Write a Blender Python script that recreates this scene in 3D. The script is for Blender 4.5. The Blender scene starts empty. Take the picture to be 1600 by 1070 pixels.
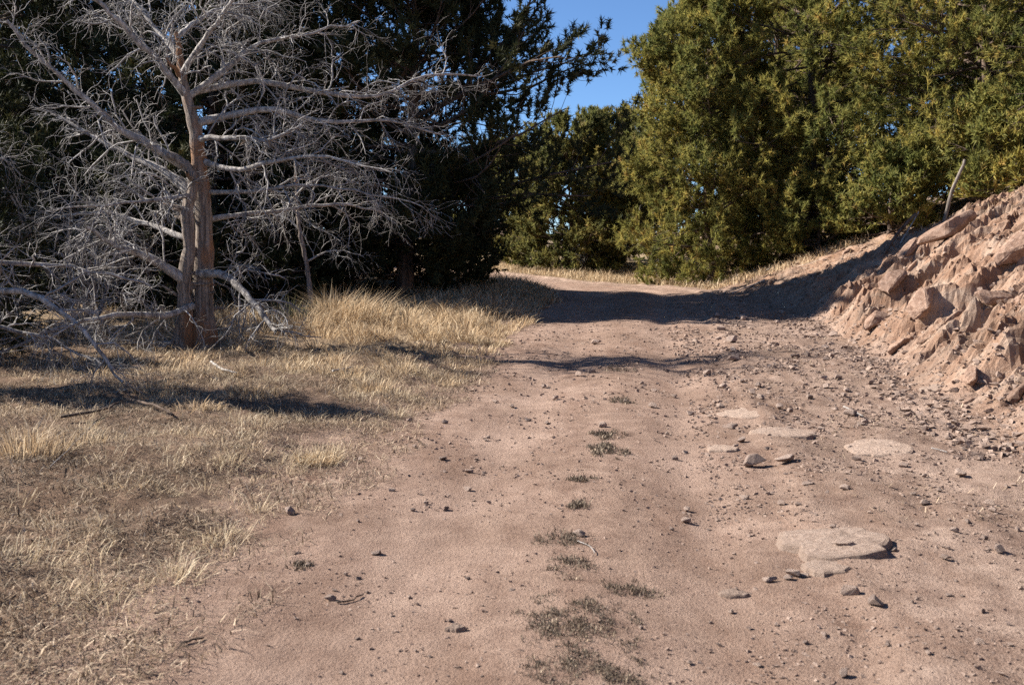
import bpy, math, random
import numpy as np
from mathutils import Vector, Matrix

# ------------------------------------------------------------------ camera, sky, sun, exposure
scene = bpy.context.scene
COL = scene.collection
F_PX, PITCH, CAM_H = 1700.0, math.radians(4.54), 1.65      # focal length in photo pixels, downward tilt, eye height
cam_data = bpy.data.cameras.new("camera")
cam_data.sensor_width = 36.0
cam_data.lens = F_PX / 1600.0 * 36.0
cam_data.clip_start, cam_data.clip_end = 0.05, 3000.0
cam_data.dof.use_dof = True
cam_data.dof.focus_distance = 17.0
cam_data.dof.aperture_fstop = 5.0
cam = bpy.data.objects.new("camera", cam_data)
cam.location = (0, 0, CAM_H)
cam.rotation_euler = (math.radians(90) - PITCH, 0, 0)
COL.objects.link(cam)
scene.camera = cam

SUN_EL, SUN_FRONT = math.radians(36), math.radians(11)       # sun stands to the left, a little ahead of the camera
sun_vec = Vector((-math.cos(SUN_EL) * math.cos(SUN_FRONT), math.cos(SUN_EL) * math.sin(SUN_FRONT), math.sin(SUN_EL)))
sun_data = bpy.data.lights.new("sun", "SUN")
sun_data.energy, sun_data.angle, sun_data.color = 5.0, math.radians(0.53), (1.0, 0.94, 0.86)
sun = bpy.data.objects.new("sun", sun_data)
sun.rotation_euler = sun_vec.to_track_quat("Z", "Y").to_euler()
COL.objects.link(sun)

world = bpy.data.worlds.new("World")
scene.world = world
world.use_nodes = True
wn = world.node_tree
sky = wn.nodes.new("ShaderNodeTexSky")
sky.sky_type = "NISHITA"
sky.sun_disc = False
sky.sun_elevation = SUN_EL
sky.sun_rotation = math.atan2(sun_vec.x, sun_vec.y)
sky.altitude, sky.air_density, sky.dust_density, sky.ozone_density = 2600.0, 1.0, 0.0, 7.0
bg = wn.nodes["Background"]
bg.inputs["Strength"].default_value = 0.064
wn.links.new(sky.outputs[0], bg.inputs["Color"])

scene.render.engine = "CYCLES"
scene.view_settings.view_transform = "Standard"
scene.view_settings.look = "None"
scene.view_settings.exposure = 1.4
scene.view_settings.gamma = 1.0
scene.view_settings.use_curve_mapping = False
scene.cycles.max_bounces = 5
scene.cycles.diffuse_bounces = 3
scene.cycles.transmission_bounces = 2
scene.cycles.use_denoising = False

DEBUG = False
# ------------------------------------------------------------------ noise and small maths
def smooth(t):
    t = np.clip(t, 0.0, 1.0)
    return t * t * (3 - 2 * t)

_perm = np.random.RandomState(7).permutation(512)
_perm = np.concatenate([_perm, _perm])
_ga = np.random.RandomState(8).rand(512) * 2 * np.pi
_gx, _gy = np.cos(_ga), np.sin(_ga)

def pnoise(x, y, seed=0):
    x = np.asarray(x, float) + seed * 17.31
    y = np.asarray(y, float) - seed * 9.77
    xi, yi = np.floor(x).astype(np.int64), np.floor(y).astype(np.int64)
    xf, yf = x - xi, y - yi
    def g(ix, iy, fx, fy):
        h = _perm[(_perm[ix & 511] + iy) & 511]
        return _gx[h] * fx + _gy[h] * fy
    u = xf * xf * xf * (xf * (xf * 6 - 15) + 10)
    v = yf * yf * yf * (yf * (yf * 6 - 15) + 10)
    a = g(xi, yi, xf, yf); b = g(xi + 1, yi, xf - 1, yf)
    c = g(xi, yi + 1, xf, yf - 1); d = g(xi + 1, yi + 1, xf - 1, yf - 1)
    return 1.4 * ((a * (1 - u) + b * u) * (1 - v) + (c * (1 - u) + d * u) * v)

def fbm(x, y, octaves=4, seed=0, gain=0.5):
    s, a = 0.0, 1.0
    for k in range(octaves):
        s = s + a * pnoise(x * 2 ** k, y * 2 ** k, seed + k)
        a *= gain
    return s

def cells(x, y, seed=0):
    """broken-rock pattern: a random level and tilt per cell and the distance to the nearest joint."""
    x, y = np.asarray(x, float) + seed * 3.7, np.asarray(y, float) - seed * 5.1
    xi, yi = np.floor(x).astype(np.int64), np.floor(y).astype(np.int64)
    f1 = np.full(x.shape, 9.0); f2 = np.full(x.shape, 9.0); lev = np.zeros(x.shape); tx = np.zeros(x.shape)
    for i in (-1, 0, 1):
        for j in (-1, 0, 1):
            h = _perm[(_perm[(xi + i) & 511] + yi + j) & 511]
            h2 = _perm[(h + 77) & 511]
            ox, oy = xi + i + h / 512.0, yi + j + h2 / 512.0
            q = np.hypot(x - ox, y - oy)
            closer = q < f1
            f2 = np.where(closer, f1, np.minimum(f2, q))
            lev = np.where(closer, _perm[(h + 191) & 511] / 512.0, lev)
            tx = np.where(closer, y - oy, tx)
            f1 = np.where(closer, q, f1)
    return lev, tx, f2 - f1

def unit(v):
    return v / np.maximum(np.linalg.norm(v, axis=-1, keepdims=True), 1e-9)

# ------------------------------------------------------------------ lie of the land: height as a function of place
def road_centre(d):
    t = np.maximum(0.0, d - 26.0)
    bend = np.where(t < 8, 0.06 * t * t, 3.84 + 0.96 * (t - 8))
    return -0.3 + 0.125 * d - bend

FOOT_D = [-80, 6, 10, 14, 20, 22.5, 25, 28, 33, 40, 60, 400]
FOOT_U = [3.2, 3.15, 3.3, 3.5, 3.5, 3.3, 2.6, 2.2, 4.6, 10.9, 28.0, 290.0]
CREST_D = [-80, 8, 20, 26, 32, 38, 43, 400]
CREST_H = [2.2, 2.2, 2.3, 1.8, 1.5, 0.7, 0.1, 0.0]
SLOPE_D = [-80, 20.5, 25, 400]
SLOPE = [0.68, 0.68, 0.38, 0.38]

def bank_profile(u, d):
    fr = np.interp(d, FOOT_D, FOOT_U) + 0.25 * pnoise(d * 0.35, 0 * d, 3)
    hc = np.interp(d, CREST_D, CREST_H)
    e = u - fr
    sl = np.interp(d, SLOPE_D, SLOPE)
    steep = sl * 0.45 * np.log1p(np.exp(np.clip((e - 0.45) / 0.45, -30, 30)))
    top = hc + 0.16 * np.clip(e, 0, 16)
    k = 0.25
    z = -k * np.log(np.exp(-steep / k) + np.exp(-top / k))
    z0 = -k * np.log(np.exp(-0.70 * 0.45 * math.log1p(math.exp(-1.0)) * sl / 0.70 / k) + np.exp(-hc / k))
    z = np.where(e > 0, np.maximum(z - z0 * np.exp(-np.maximum(e, 0) * 1.5), 0.0), 0.0)
    return z, e, hc

def height(x, d):
    x, d = np.asarray(x, float), np.asarray(d, float)
    u = x - road_centre(d)
    # long profile: a gentle climb, a crest, and a grassy rise beyond the bend
    t = np.clip(d - 14, 0, 13)
    z = 0.016 * np.minimum(d, 27) + 0.0018 * t * t + 0.012 * np.clip(d - 27, 0, 8)
    z = z + 0.06 * np.clip(d - 33, 0, 22) * smooth((d - 32) / 4)
    z = z - 1.9 * smooth((d - 70) / 60)
    # verge on the left, slightly raised
    dl = np.maximum(0.0, -u - 1.9)
    rough = smooth(dl / 0.6)
    z = z + 0.13 * smooth(dl / 1.6) + rough * (0.07 * fbm(x * 0.8, d * 0.8, 3, 11) + 0.025 * fbm(x * 4, d * 4, 2, 14))
    # wheel tracks in the road
    for uc in (-0.85, 0.62):
        z = z - 0.03 * np.exp(-((u - uc) / 0.33) ** 2)
    z = z + 0.018 * np.exp(-((u - 0.0) / 0.35) ** 2) - 0.026 * (0.6 + 0.8 * pnoise(d * 0.5, 0 * d, 6)) * np.exp(-((u - 0.66 - 0.2 * pnoise(d * 0.55, 0 * d, 4)) / 0.18) ** 2)
    near = np.exp(-np.maximum(d - 6, 0) / 14)
    z = z + 0.013 * fbm(x * 1.3, d * 0.9, 3, 21) + 0.006 * fbm(x * 6, d * 5, 3, 24) + 0.0035 * near * fbm(x * 21, d * 19, 2, 27)
    # hard stony shoulder on the right with a broken edge
    r = u - 0.98 - 0.16 * pnoise(d * 0.9, d * 0 + 3.1, 5) - 0.02 * d
    z = z + 0.055 * smooth(r / 0.22) * np.exp(-np.maximum(r, 0) * 0.5)
    rr = smooth((u - 0.9) / 0.8)
    z = z + rr * (0.045 * fbm(x * 1.1, d * 0.8, 3, 31) + 0.014 * fbm(x * 5.5, d * 5.5, 3, 34))
    # the cut bank on the right
    zb, e, hc = bank_profile(u, d)
    on = smooth((e + 0.1) / 0.8) * smooth((44 - d) / 8) * (0.35 + 0.65 * smooth((27 - d) / 4))
    warp = 0.5 * pnoise(u * 0.8, d * 0.8, 41)
    rill = 1 - 2 * np.abs(pnoise((d - 0.22 * u) * 0.95 + warp, u * 0.3, 43))
    rill2 = 1 - 2 * np.abs(pnoise((d - 0.3 * u) * 2.3 + warp, u * 0.7, 45))
    def ledges(period, sh, seed):
        q = (d - sh * u) / period + 0.55 * fbm(u * 0.7 / period, d * 0.6 / period, 3, seed)
        cell = np.floor(q)
        amp = 0.35 + 0.65 * np.abs(np.sin(cell * 12.9898 + 4.1)) * smooth(0.5 + 1.3 * pnoise(u * 0.9 / period, cell * 1.7, seed + 2))
        f = q - cell
        return amp * (1 - f) * smooth(f / 0.09)
    shelf = 0.22 * ledges(1.1, 0.28, 151) + 0.10 * ledges(0.45, 0.4, 157)
    fade = smooth(1.2 - (zb - hc) * 0.6)
    ledge = fbm(x * 2.2, d * 2.2, 3, 47)
    wx, wy = u + 0.25 * pnoise(u * 1.7, d * 1.7, 141), d + 0.25 * pnoise(u * 1.7, d * 1.7, 142)
    l1, t1, j1 = cells((wx + 0.3 * wy) * 1.1, (wy - 0.28 * wx) * 2.3, 1)
    l2, t2, j2 = cells((wx + 0.3 * wy) * 2.9, (wy - 0.28 * wx) * 5.2, 2)
    l3, t3, j3 = cells((wx + 0.3 * wy) * 5.5, (wy - 0.28 * wx) * 9.0, 3)
    frac = 0.10 * (l1 - 0.5) + 0.05 * t1 - 0.05 * (1 - smooth(j1 / 0.14)) + 0.06 * (l2 - 0.5) + 0.05 * t2 - 0.025 * (1 - smooth(j2 / 0.25)) + 0.018 * (l3 - 0.5) + 0.02 * t3
    frac = frac * smooth(0.75 + 1.2 * pnoise(u * 0.6, d * 0.6, 143))
    z = z + zb + on * (frac + fade * shelf + 0.10 * fade * rill + 0.06 * fade * rill2 + 0.10 * ledge + 0.025 * (1 - 2 * np.abs(pnoise((d - 0.3 * u) * 6.0 + 2 * warp, u * 1.8, 55))) + 0.03 * fbm(x * 6, d * 6, 2, 49) + 0.02 * (0.6 - np.abs(pnoise(x * 9, d * 9, 56))) + 0.014 * fbm(x * 18, d * 18, 2, 59))
    # big broken ledges that climb the bank, each with a steep shaded near side and a gully below it
    for d0, sh, amp, wob in ((22.6, 0.10, 0.42, 0.30), (20.6, 0.20, 0.40, 0.35), (18.3, 0.28, 0.44, 0.35), (15.6, 0.22, 0.40, 0.35), (13.3, 0.30, 0.34, 0.3), (11.0, 0.3, 0.26, 0.3)):
        g = d - d0 - sh * (e - 1.0) + wob * fbm(e * 0.8, 0 * e + d0, 3, 51)
        span = smooth((e + 0.1) / 0.8) * smooth((4.6 - e) / 1.2) * (0.65 + 0.5 * pnoise(e * 1.1, 0 * e + d0, 58))
        z = z + amp * span * (smooth(g / 0.22) * np.exp(-np.maximum(g, 0) * 0.9) - 0.75 * np.exp(-((g + 0.14) / 0.17) ** 2))
    # red mound far left beyond the trees
    z = z + 2.0 * np.exp(-(((x + 2.0) / 2.6) ** 2 + ((d - 66) / 5.0) ** 2)) * (1 + 0.15 * fbm(x * 0.9, d * 0.9, 3, 53))
    return z

_f = np.array([0, math.cos(PITCH), -math.sin(PITCH)])
_u = np.array([0, math.sin(PITCH), math.cos(PITCH)])

def at(px, py, depth):
    r = _f * F_PX + np.array([1.0, 0, 0]) * (px - 800) - _u * (py - 535)
    return np.array([0, 0, CAM_H]) + r * (depth / r[1])

_steps = np.concatenate([np.arange(3.4, 14, 0.01), np.arange(14, 60, 0.03)])
def on_ground(px, py):
    r = _f * F_PX + np.array([1.0, 0, 0]) * (px - 800) - _u * (py - 535)
    p = np.array([0, 0, CAM_H]) + r[None, :] * (_steps / r[1])[:, None]
    below = p[:, 2] < height(p[:, 0], p[:, 1])
    i = int(np.argmax(below)) if below.any() else len(_steps) - 1
    x, y = p[i, 0], p[i, 1]
    return np.array([x, y, float(height(x, y))])

# ------------------------------------------------------------------ mesh and object helpers
def new_mesh(name, V, quads=None, tris=None, attrs=None, smooth_shade=False, polys=None):
    me = bpy.data.meshes.new(name)
    V = np.asarray(V, np.float32)
    me.vertices.add(len(V))
    me.vertices.foreach_set("co", V.ravel())
    idx, tot = [], []
    if quads is not None and len(quads):
        idx.append(np.asarray(quads, np.int32).ravel()); tot.append(np.full(len(quads), 4, np.int32))
    if tris is not None and len(tris):
        idx.append(np.asarray(tris, np.int32).ravel()); tot.append(np.full(len(tris), 3, np.int32))
    idx, tot = np.concatenate(idx), np.concatenate(tot)
    start = np.concatenate([[0], np.cumsum(tot)[:-1]]).astype(np.int32)
    me.loops.add(len(idx)); me.loops.foreach_set("vertex_index", idx)
    me.polygons.add(len(tot)); me.polygons.foreach_set("loop_start", start)
    me.polygons.foreach_set("use_smooth", np.full(len(tot), smooth_shade, bool))
    for k, a in (attrs or {}).items():
        at_ = me.attributes.new(k, "FLOAT", "POINT")
        at_.data.foreach_set("value", np.asarray(a, np.float32))
    me.update(calc_edges=True)
    return me

def add_object(name, me, mat=None, parent=None, loc=None):
    o = bpy.data.objects.new(name, me)
    COL.objects.link(o)
    if mat is not None and me is not None and not me.materials:
        me.materials.append(mat)
    if loc is not None:
        o.location = loc
    if parent is not None:
        o.parent = parent
    return o

def tag(o, label=None, cat=None, group=None, kind=None):
    if label: o["label"] = label
    if cat: o["category"] = cat
    if group: o["group"] = group
    if kind: o["kind"] = kind
    return o

def thing(name, label, cat, loc, group=None, rotz=0.0):
    o = bpy.data.objects.new(name, None)
    o.empty_display_size = 0.2
    COL.objects.link(o)
    o.location, o.rotation_euler = loc, (0, 0, rotz)
    return tag(o, label, cat, group)

def copy_tree(o, parent=None):
    c = o.copy(); COL.objects.link(c)
    if parent is not None: c.parent = parent
    for ch in list(o.children): copy_tree(ch, c)
    return c

def tubes(P, R, sides=4):
    """P (N,K,3) lines with radii R (N,K): returns vertices and quads of N tapered tubes."""
    N, K, _ = P.shape
    T = np.empty_like(P)
    T[:, 1:-1] = P[:, 2:] - P[:, :-2]; T[:, 0] = P[:, 1] - P[:, 0]; T[:, -1] = P[:, -1] - P[:, -2]
    T = unit(T)
    mean = unit(P[:, -1] - P[:, 0])
    ref = np.where(np.abs(mean[:, 2:3]) < 0.8, np.array([[0, 0, 1.0]]), np.array([[1.0, 0, 0]]))
    A = unit(np.cross(T, ref[:, None, :])); B = np.cross(T, A)
    ang = np.arange(sides) * 2 * np.pi / sides
    V = P[:, :, None, :] + R[:, :, None, None] * (np.cos(ang)[None, None, :, None] * A[:, :, None, :] + np.sin(ang)[None, None, :, None] * B[:, :, None, :])
    i = np.arange(N * K * sides).reshape(N, K, sides)
    j = np.roll(i, -1, axis=2)
    Q = np.stack([i[:, :-1], j[:, :-1], j[:, 1:], i[:, 1:]], -1).reshape(-1, 4)
    return V.reshape(-1, 3), Q

def join(parts):
    Vs, Qs, n = [], [], 0
    for V, Q in parts:
        Vs.append(V); Qs.append(Q + n); n += len(V)
    return np.concatenate(Vs), np.concatenate(Qs)

def grow(rng, P, R, n, t0, t1, length, angle, up, bend, K=5, wig=0.15, rfac=0.5, tip=0.25, flat=0.0):
    """n side branches on every parent line."""
    N, KP, _ = P.shape
    M = N * n
    par = np.repeat(np.arange(N), n)
    t = t0 + (t1 - t0) * (np.tile((np.arange(n) + 0.5) / n, N) + (rng.rand(M) - 0.5) / n)
    f = np.clip(t, 0, 0.999) * (KP - 1)
    k = f.astype(int); w = (f - k)[:, None]
    base = P[par, k] * (1 - w) + P[par, k + 1] * w
    tan = unit(P[par, k + 1] - P[par, k])
    rad = R[par, k] * (1 - w[:, 0]) + R[par, k + 1] * w[:, 0]
    rnd = rng.randn(M, 3); rnd[:, 2] *= (1 - flat)
    perp = unit(rnd - (rnd * tan).sum(1, keepdims=True) * tan)
    a = angle * (0.7 + 0.6 * rng.rand(M))[:, None]
    d = unit(np.cos(a) * tan + np.sin(a) * perp + np.array([0, 0, up]))
    L = (length(t, par) if callable(length) else np.full(M, length)) * (0.6 + 0.7 * rng.rand(M))
    out = np.empty((M, K, 3)); out[:, 0] = base
    step = (L / (K - 1))[:, None]
    for q in range(1, K):
        out[:, q] = out[:, q - 1] + d * step
        d = unit(d + np.array([0, 0, bend]) / (K - 1) + wig * rng.randn(M, 3))
    rr = np.minimum(rad * rfac, rad)[:, None] * np.linspace(1, tip, K)[None, :]
    return out, rr, t

# ------------------------------------------------------------------ materials
def material(name):
    m = bpy.data.materials.new(name); m.use_nodes = True
    nt = m.node_tree
    b = nt.nodes["Principled BSDF"]
    b.inputs["Roughness"].default_value = 0.9
    b.inputs["Specular IOR Level"].default_value = 0.15
    return m, nt, b

def N(nt, t, **kw):
    n = nt.nodes.new(t)
    for k, v in kw.items(): setattr(n, k, v)
    return n

def noise(nt, scale, detail=4, rough=0.6, vec=None):
    n = N(nt, "ShaderNodeTexNoise")
    n.inputs["Scale"].default_value, n.inputs["Detail"].default_value, n.inputs["Roughness"].default_value = scale, detail, rough
    if vec is not None: nt.links.new(vec, n.inputs["Vector"])
    return n.outputs["Fac"]

def ramp(nt, fac, stops):
    r = N(nt, "ShaderNodeValToRGB")
    e = r.color_ramp.elements
    e[0].position, e[0].color = stops[0][0], (*stops[0][1], 1)
    e[1].position, e[1].color = stops[1][0], (*stops[1][1], 1)
    for p, c in stops[2:]:
        x = e.new(p); x.color = (*c, 1)
    nt.links.new(fac, r.inputs["Fac"])
    return r.outputs["Color"]

def mix(nt, fac, a, b, mode="MIX"):
    n = N(nt, "ShaderNodeMix", data_type="RGBA", blend_type=mode)
    for s, v in ((n.inputs[0], fac), (n.inputs[6], a), (n.inputs[7], b)):
        if hasattr(v, "links") or hasattr(v, "is_linked"): nt.links.new(v, s)
        elif isinstance(v, (int, float)): s.default_value = v
        else: s.default_value = (*v, 1)
    return n.outputs[2]

def maths(nt, op, a, b=0.5, clamp=False):
    n = N(nt, "ShaderNodeMath", operation=op, use_clamp=clamp)
    for s, v in ((n.inputs[0], a), (n.inputs[1], b)):
        if isinstance(v, (int, float)): s.default_value = v
        else: nt.links.new(v, s)
    return n.outputs[0]

def attr(nt, name):
    a = N(nt, "ShaderNodeAttribute", attribute_name=name)
    return a.outputs["Fac"]

def bump(nt, b, h, strength, dist):
    n = N(nt, "ShaderNodeBump")
    n.inputs["Strength"].default_value, n.inputs["Distance"].default_value = strength, dist
    nt.links.new(h, n.inputs["Height"]); nt.links.new(n.outputs[0], b.inputs["Normal"])

def coords(nt, scale=(1, 1, 1), out="Object"):
    c = N(nt, "ShaderNodeTexCoord"); mp = N(nt, "ShaderNodeMapping")
    mp.inputs["Scale"].default_value = scale
    nt.links.new(c.outputs[out], mp.inputs["Vector"])
    return mp.outputs[0]

def ground_material():
    m, nt, b = material("dry_earth")
    v = coords(nt)
    big, mid, fine, grit = noise(nt, 0.7, 5, 0.6, v), noise(nt, 5, 6, 0.65, v), noise(nt, 45, 5, 0.7, v), noise(nt, 160, 3, 0.7, v)
    road = ramp(nt, mid, [(0.3, (0.222, 0.147, 0.111)), (0.7, (0.366, 0.26, 0.2))])
    pale = ramp(nt, mid, [(0.3, (0.22, 0.150, 0.115)), (0.72, (0.38, 0.28, 0.22))])
    bank = ramp(nt, mid, [(0.28, (0.135, 0.078, 0.052)), (0.5, (0.29, 0.192, 0.135)), (0.75, (0.40, 0.305, 0.238))])
    lay = noise(nt, 1.0, 6, 0.7, coords(nt, (0.5, 2.6, 2.2)))
    bank = mix(nt, 0.65, bank, ramp(nt, lay, [(0.32, (0.145, 0.078, 0.05)), (0.46, (0.30, 0.185, 0.125)), (0.56, (0.34, 0.25, 0.19)), (0.7, (0.46, 0.375, 0.30))]))
    verge = ramp(nt, mid, [(0.3, (0.10, 0.069, 0.05)), (0.7, (0.28, 0.195, 0.138))])
    grass = ramp(nt, mid, [(0.3, (0.22, 0.16, 0.10)), (0.7, (0.44, 0.345, 0.225))])
    c = mix(nt, attr(nt, "stony"), road, pale)
    c = mix(nt, attr(nt, "bank"), c, bank)
    c = mix(nt, attr(nt, "verge"), c, verge)
    c = mix(nt, attr(nt, "straw"), c, grass)
    c = mix(nt, maths(nt, "MULTIPLY", attr(nt, "track"), 0.45), c, mix(nt, big, (0.298, 0.204, 0.159), (0.392, 0.286, 0.224)))
    patch = ramp(nt, big, [(0.35, (0.82, 0.80, 0.78)), (0.65, (1.12, 1.12, 1.12))])
    c = mix(nt, 1.0, c, patch, "MULTIPLY")
    wash = noise(nt, 1.6, 6, 0.7, coords(nt, (1.6, 0.35, 1)))
    c = mix(nt, 1.0, c, ramp(nt, wash, [(0.3, (0.80, 0.75, 0.72)), (0.5, (1, 1, 1)), (0.7, (1.16, 1.17, 1.17))]), "MULTIPLY")
    sp = ramp(nt, fine, [(0.32, (0.62, 0.58, 0.56)), (0.46, (1, 1, 1)), (0.62, (1.0, 1.0, 1.0)), (0.75, (1.28, 1.26, 1.24))])
    c = mix(nt, 0.8, c, sp, "MULTIPLY")
    gr = ramp(nt, grit, [(0.33, (0.68, 0.66, 0.65)), (0.5, (1, 1, 1)), (0.7, (1.2, 1.2, 1.2))])
    c = mix(nt, 0.7, c, gr, "MULTIPLY")
    nt.links.new(c, b.inputs["Base Color"])
    vo = N(nt, "ShaderNodeTexVoronoi"); vo.inputs["Scale"].default_value = 55
    nt.links.new(v, vo.inputs["Vector"])
    h = maths(nt, "ADD", maths(nt, "MULTIPLY", fine, 1.0), maths(nt, "MULTIPLY", grit, 0.55))
    h = maths(nt, "ADD", h, maths(nt, "MULTIPLY", maths(nt, "SUBTRACT", 0.35, vo.outputs["Distance"], True), 0.8))
    h = maths(nt, "ADD", h, maths(nt, "MULTIPLY", mid, 0.5))
    bump(nt, b, h, 1.0, 0.02)
    b.inputs["Specular IOR Level"].default_value = 0.05
    return m

def rock_material(name, dark, lightc, scale=6.0):
    m, nt, b = material(name)
    v = coords(nt)
    info = N(nt, "ShaderNodeObjectInfo")
    a, f = noise(nt, scale, 6, 0.65, v), noise(nt, scale * 9, 4, 0.7, v)
    c = ramp(nt, a, [(0.3, dark), (0.7, lightc)])
    c = mix(nt, 0.6, c, ramp(nt, f, [(0.3, (0.6, 0.58, 0.56)), (0.65, (1.15, 1.13, 1.1))]), "MULTIPLY")
    c = mix(nt, 1.0, c, ramp(nt, info.outputs["Random"], [(0, (0.72, 0.70, 0.70)), (1, (1.15, 1.12, 1.1))]), "MULTIPLY")
    nt.links.new(c, b.inputs["Base Color"])
    bump(nt, b, maths(nt, "ADD", a, maths(nt, "MULTIPLY", f, 0.4)), 0.8, 0.03)
    return m

def leaf_material(name, stops, hue_scale=0.9, trans=0.25, cool=(0.72, 0.80, 0.80), warm=(1.25, 1.12, 1.0)):
    m, nt, b = material(name)
    r = attr(nt, "tone")
    c = ramp(nt, r, stops)
    n = noise(nt, hue_scale, 3, 0.55, coords(nt))
    c = mix(nt, 1.0, c, ramp(nt, n, [(0.35, cool), (0.65, warm)]), "MULTIPLY")
    nt.links.new(c, b.inputs["Base Color"])
    b.inputs["Roughness"].default_value = 0.7
    b.inputs["Specular IOR Level"].default_value = 0.2
    tr = N(nt, "ShaderNodeBsdfTranslucent"); nt.links.new(c, tr.inputs["Color"])
    ms = N(nt, "ShaderNodeMixShader"); ms.inputs[0].default_value = trans
    nt.links.new(b.outputs[0], ms.inputs[1]); nt.links.new(tr.outputs[0], ms.inputs[2])
    nt.links.new(ms.outputs[0], nt.nodes["Material Output"].inputs["Surface"])
    return m

def bark_material(name, dark, lightc, patch=None, stretch=0.12, scale=14):
    m, nt, b = material(name)
    v = coords(nt, (1, 1, stretch))
    a = noise(nt, scale, 6, 0.65, v); f = noise(nt, scale * 5, 4, 0.7, v)
    c = ramp(nt, a, [(0.32, dark), (0.66, lightc)])
    if patch is not None:
        p = noise(nt, 2.2, 3, 0.5, coords(nt, (1, 1, 0.4)))
        c = mix(nt, ramp(nt, p, [(0.51, (0, 0, 0)), (0.60, (1, 1, 1))]), c, patch)
    c = mix(nt, 0.7, c, ramp(nt, f, [(0.35, (0.55, 0.53, 0.5)), (0.6, (1.1, 1.1, 1.1))]), "MULTIPLY")
    nt.links.new(c, b.inputs["Base Color"])
    bump(nt, b, maths(nt, "ADD", a, maths(nt, "MULTIPLY", f, 0.5)), 0.9, 0.03)
    return m

M_EARTH = ground_material()
M_STONE = rock_material("grey_brown_stone", (0.27, 0.20, 0.165), (0.52, 0.415, 0.345), 9)
M_SLAB = rock_material("pale_bedrock", (0.29, 0.21, 0.163), (0.50, 0.395, 0.32), 9)
M_BANKROCK = rock_material("red_sandstone", (0.17, 0.10, 0.068), (0.40, 0.29, 0.225), 4)
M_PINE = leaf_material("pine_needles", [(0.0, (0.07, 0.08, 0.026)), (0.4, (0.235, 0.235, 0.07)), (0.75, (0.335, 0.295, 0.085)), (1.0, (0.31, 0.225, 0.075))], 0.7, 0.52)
M_SHADEPINE = leaf_material("shade_toned_needles", [(0.0, (0.018, 0.024, 0.011)), (0.6, (0.045, 0.050, 0.020)), (1.0, (0.085, 0.075, 0.03))], 0.7, 0.15)  # same needles, with shade put into the colour of the left and rear trees
M_JUNIPER = leaf_material("juniper_sprays", [(0.0, (0.07, 0.078, 0.03)), (0.5, (0.175, 0.17, 0.055)), (0.85, (0.255, 0.225, 0.075)), (1.0, (0.28, 0.22, 0.10))], 0.8, 0.52)
M_GRASS = leaf_material("dry_grass", [(0.0, (0.13, 0.09, 0.058)), (0.35, (0.39, 0.285, 0.175)), (0.7, (0.62, 0.49, 0.325)), (1.0, (0.76, 0.645, 0.46))], 1.2, 0.3, (0.80, 0.78, 0.76), (1.15, 1.10, 1.04))
M_STRAW = leaf_material("pale_straw", [(0.0, (0.30, 0.22, 0.14)), (0.5, (0.60, 0.49, 0.33)), (1.0, (0.78, 0.68, 0.50))], 1.2, 0.3, (0.85, 0.83, 0.81), (1.1, 1.08, 1.04))
M_LITTER = leaf_material("dead_plant_litter", [(0.0, (0.045, 0.033, 0.025)), (0.4, (0.16, 0.116, 0.08)), (0.75, (0.40, 0.31, 0.215)), (1.0, (0.66, 0.55, 0.41))], 1.5, 0.15, (0.80, 0.78, 0.76), (1.15, 1.10, 1.04))
M_GREENGRASS = leaf_material("green_dry_stems", [(0.0, (0.10, 0.10, 0.04)), (0.6, (0.24, 0.22, 0.10)), (1.0, (0.42, 0.35, 0.18))], 1.2, 0.25)
M_WEED = leaf_material("low_grey_weed", [(0.0, (0.045, 0.037, 0.028)), (0.5, (0.105, 0.082, 0.062)), (0.85, (0.21, 0.168, 0.122)), (1.0, (0.44, 0.355, 0.26))], 3.0, 0.1, (0.80, 0.78, 0.76), (1.15, 1.10, 1.04))
M_BARK = bark_material("pine_bark", (0.05, 0.036, 0.028), (0.18, 0.13, 0.10))
M_DEADBARK = bark_material("weathered_trunk_wood", (0.06, 0.046, 0.038), (0.42, 0.345, 0.285), (0.29, 0.155, 0.085), 0.07, 26)
M_SILVER = bark_material("silver_dead_wood", (0.10, 0.086, 0.078), (0.58, 0.54, 0.495), None, 0.2, 18)
M_BARK2 = bark_material("grey_brown_old_stick", (0.08, 0.066, 0.055), (0.30, 0.255, 0.21), None, 0.2, 16)
M_TWIG = bark_material("grey_dead_twigs", (0.12, 0.108, 0.10), (0.48, 0.455, 0.43), None, 0.3, 5)

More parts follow.
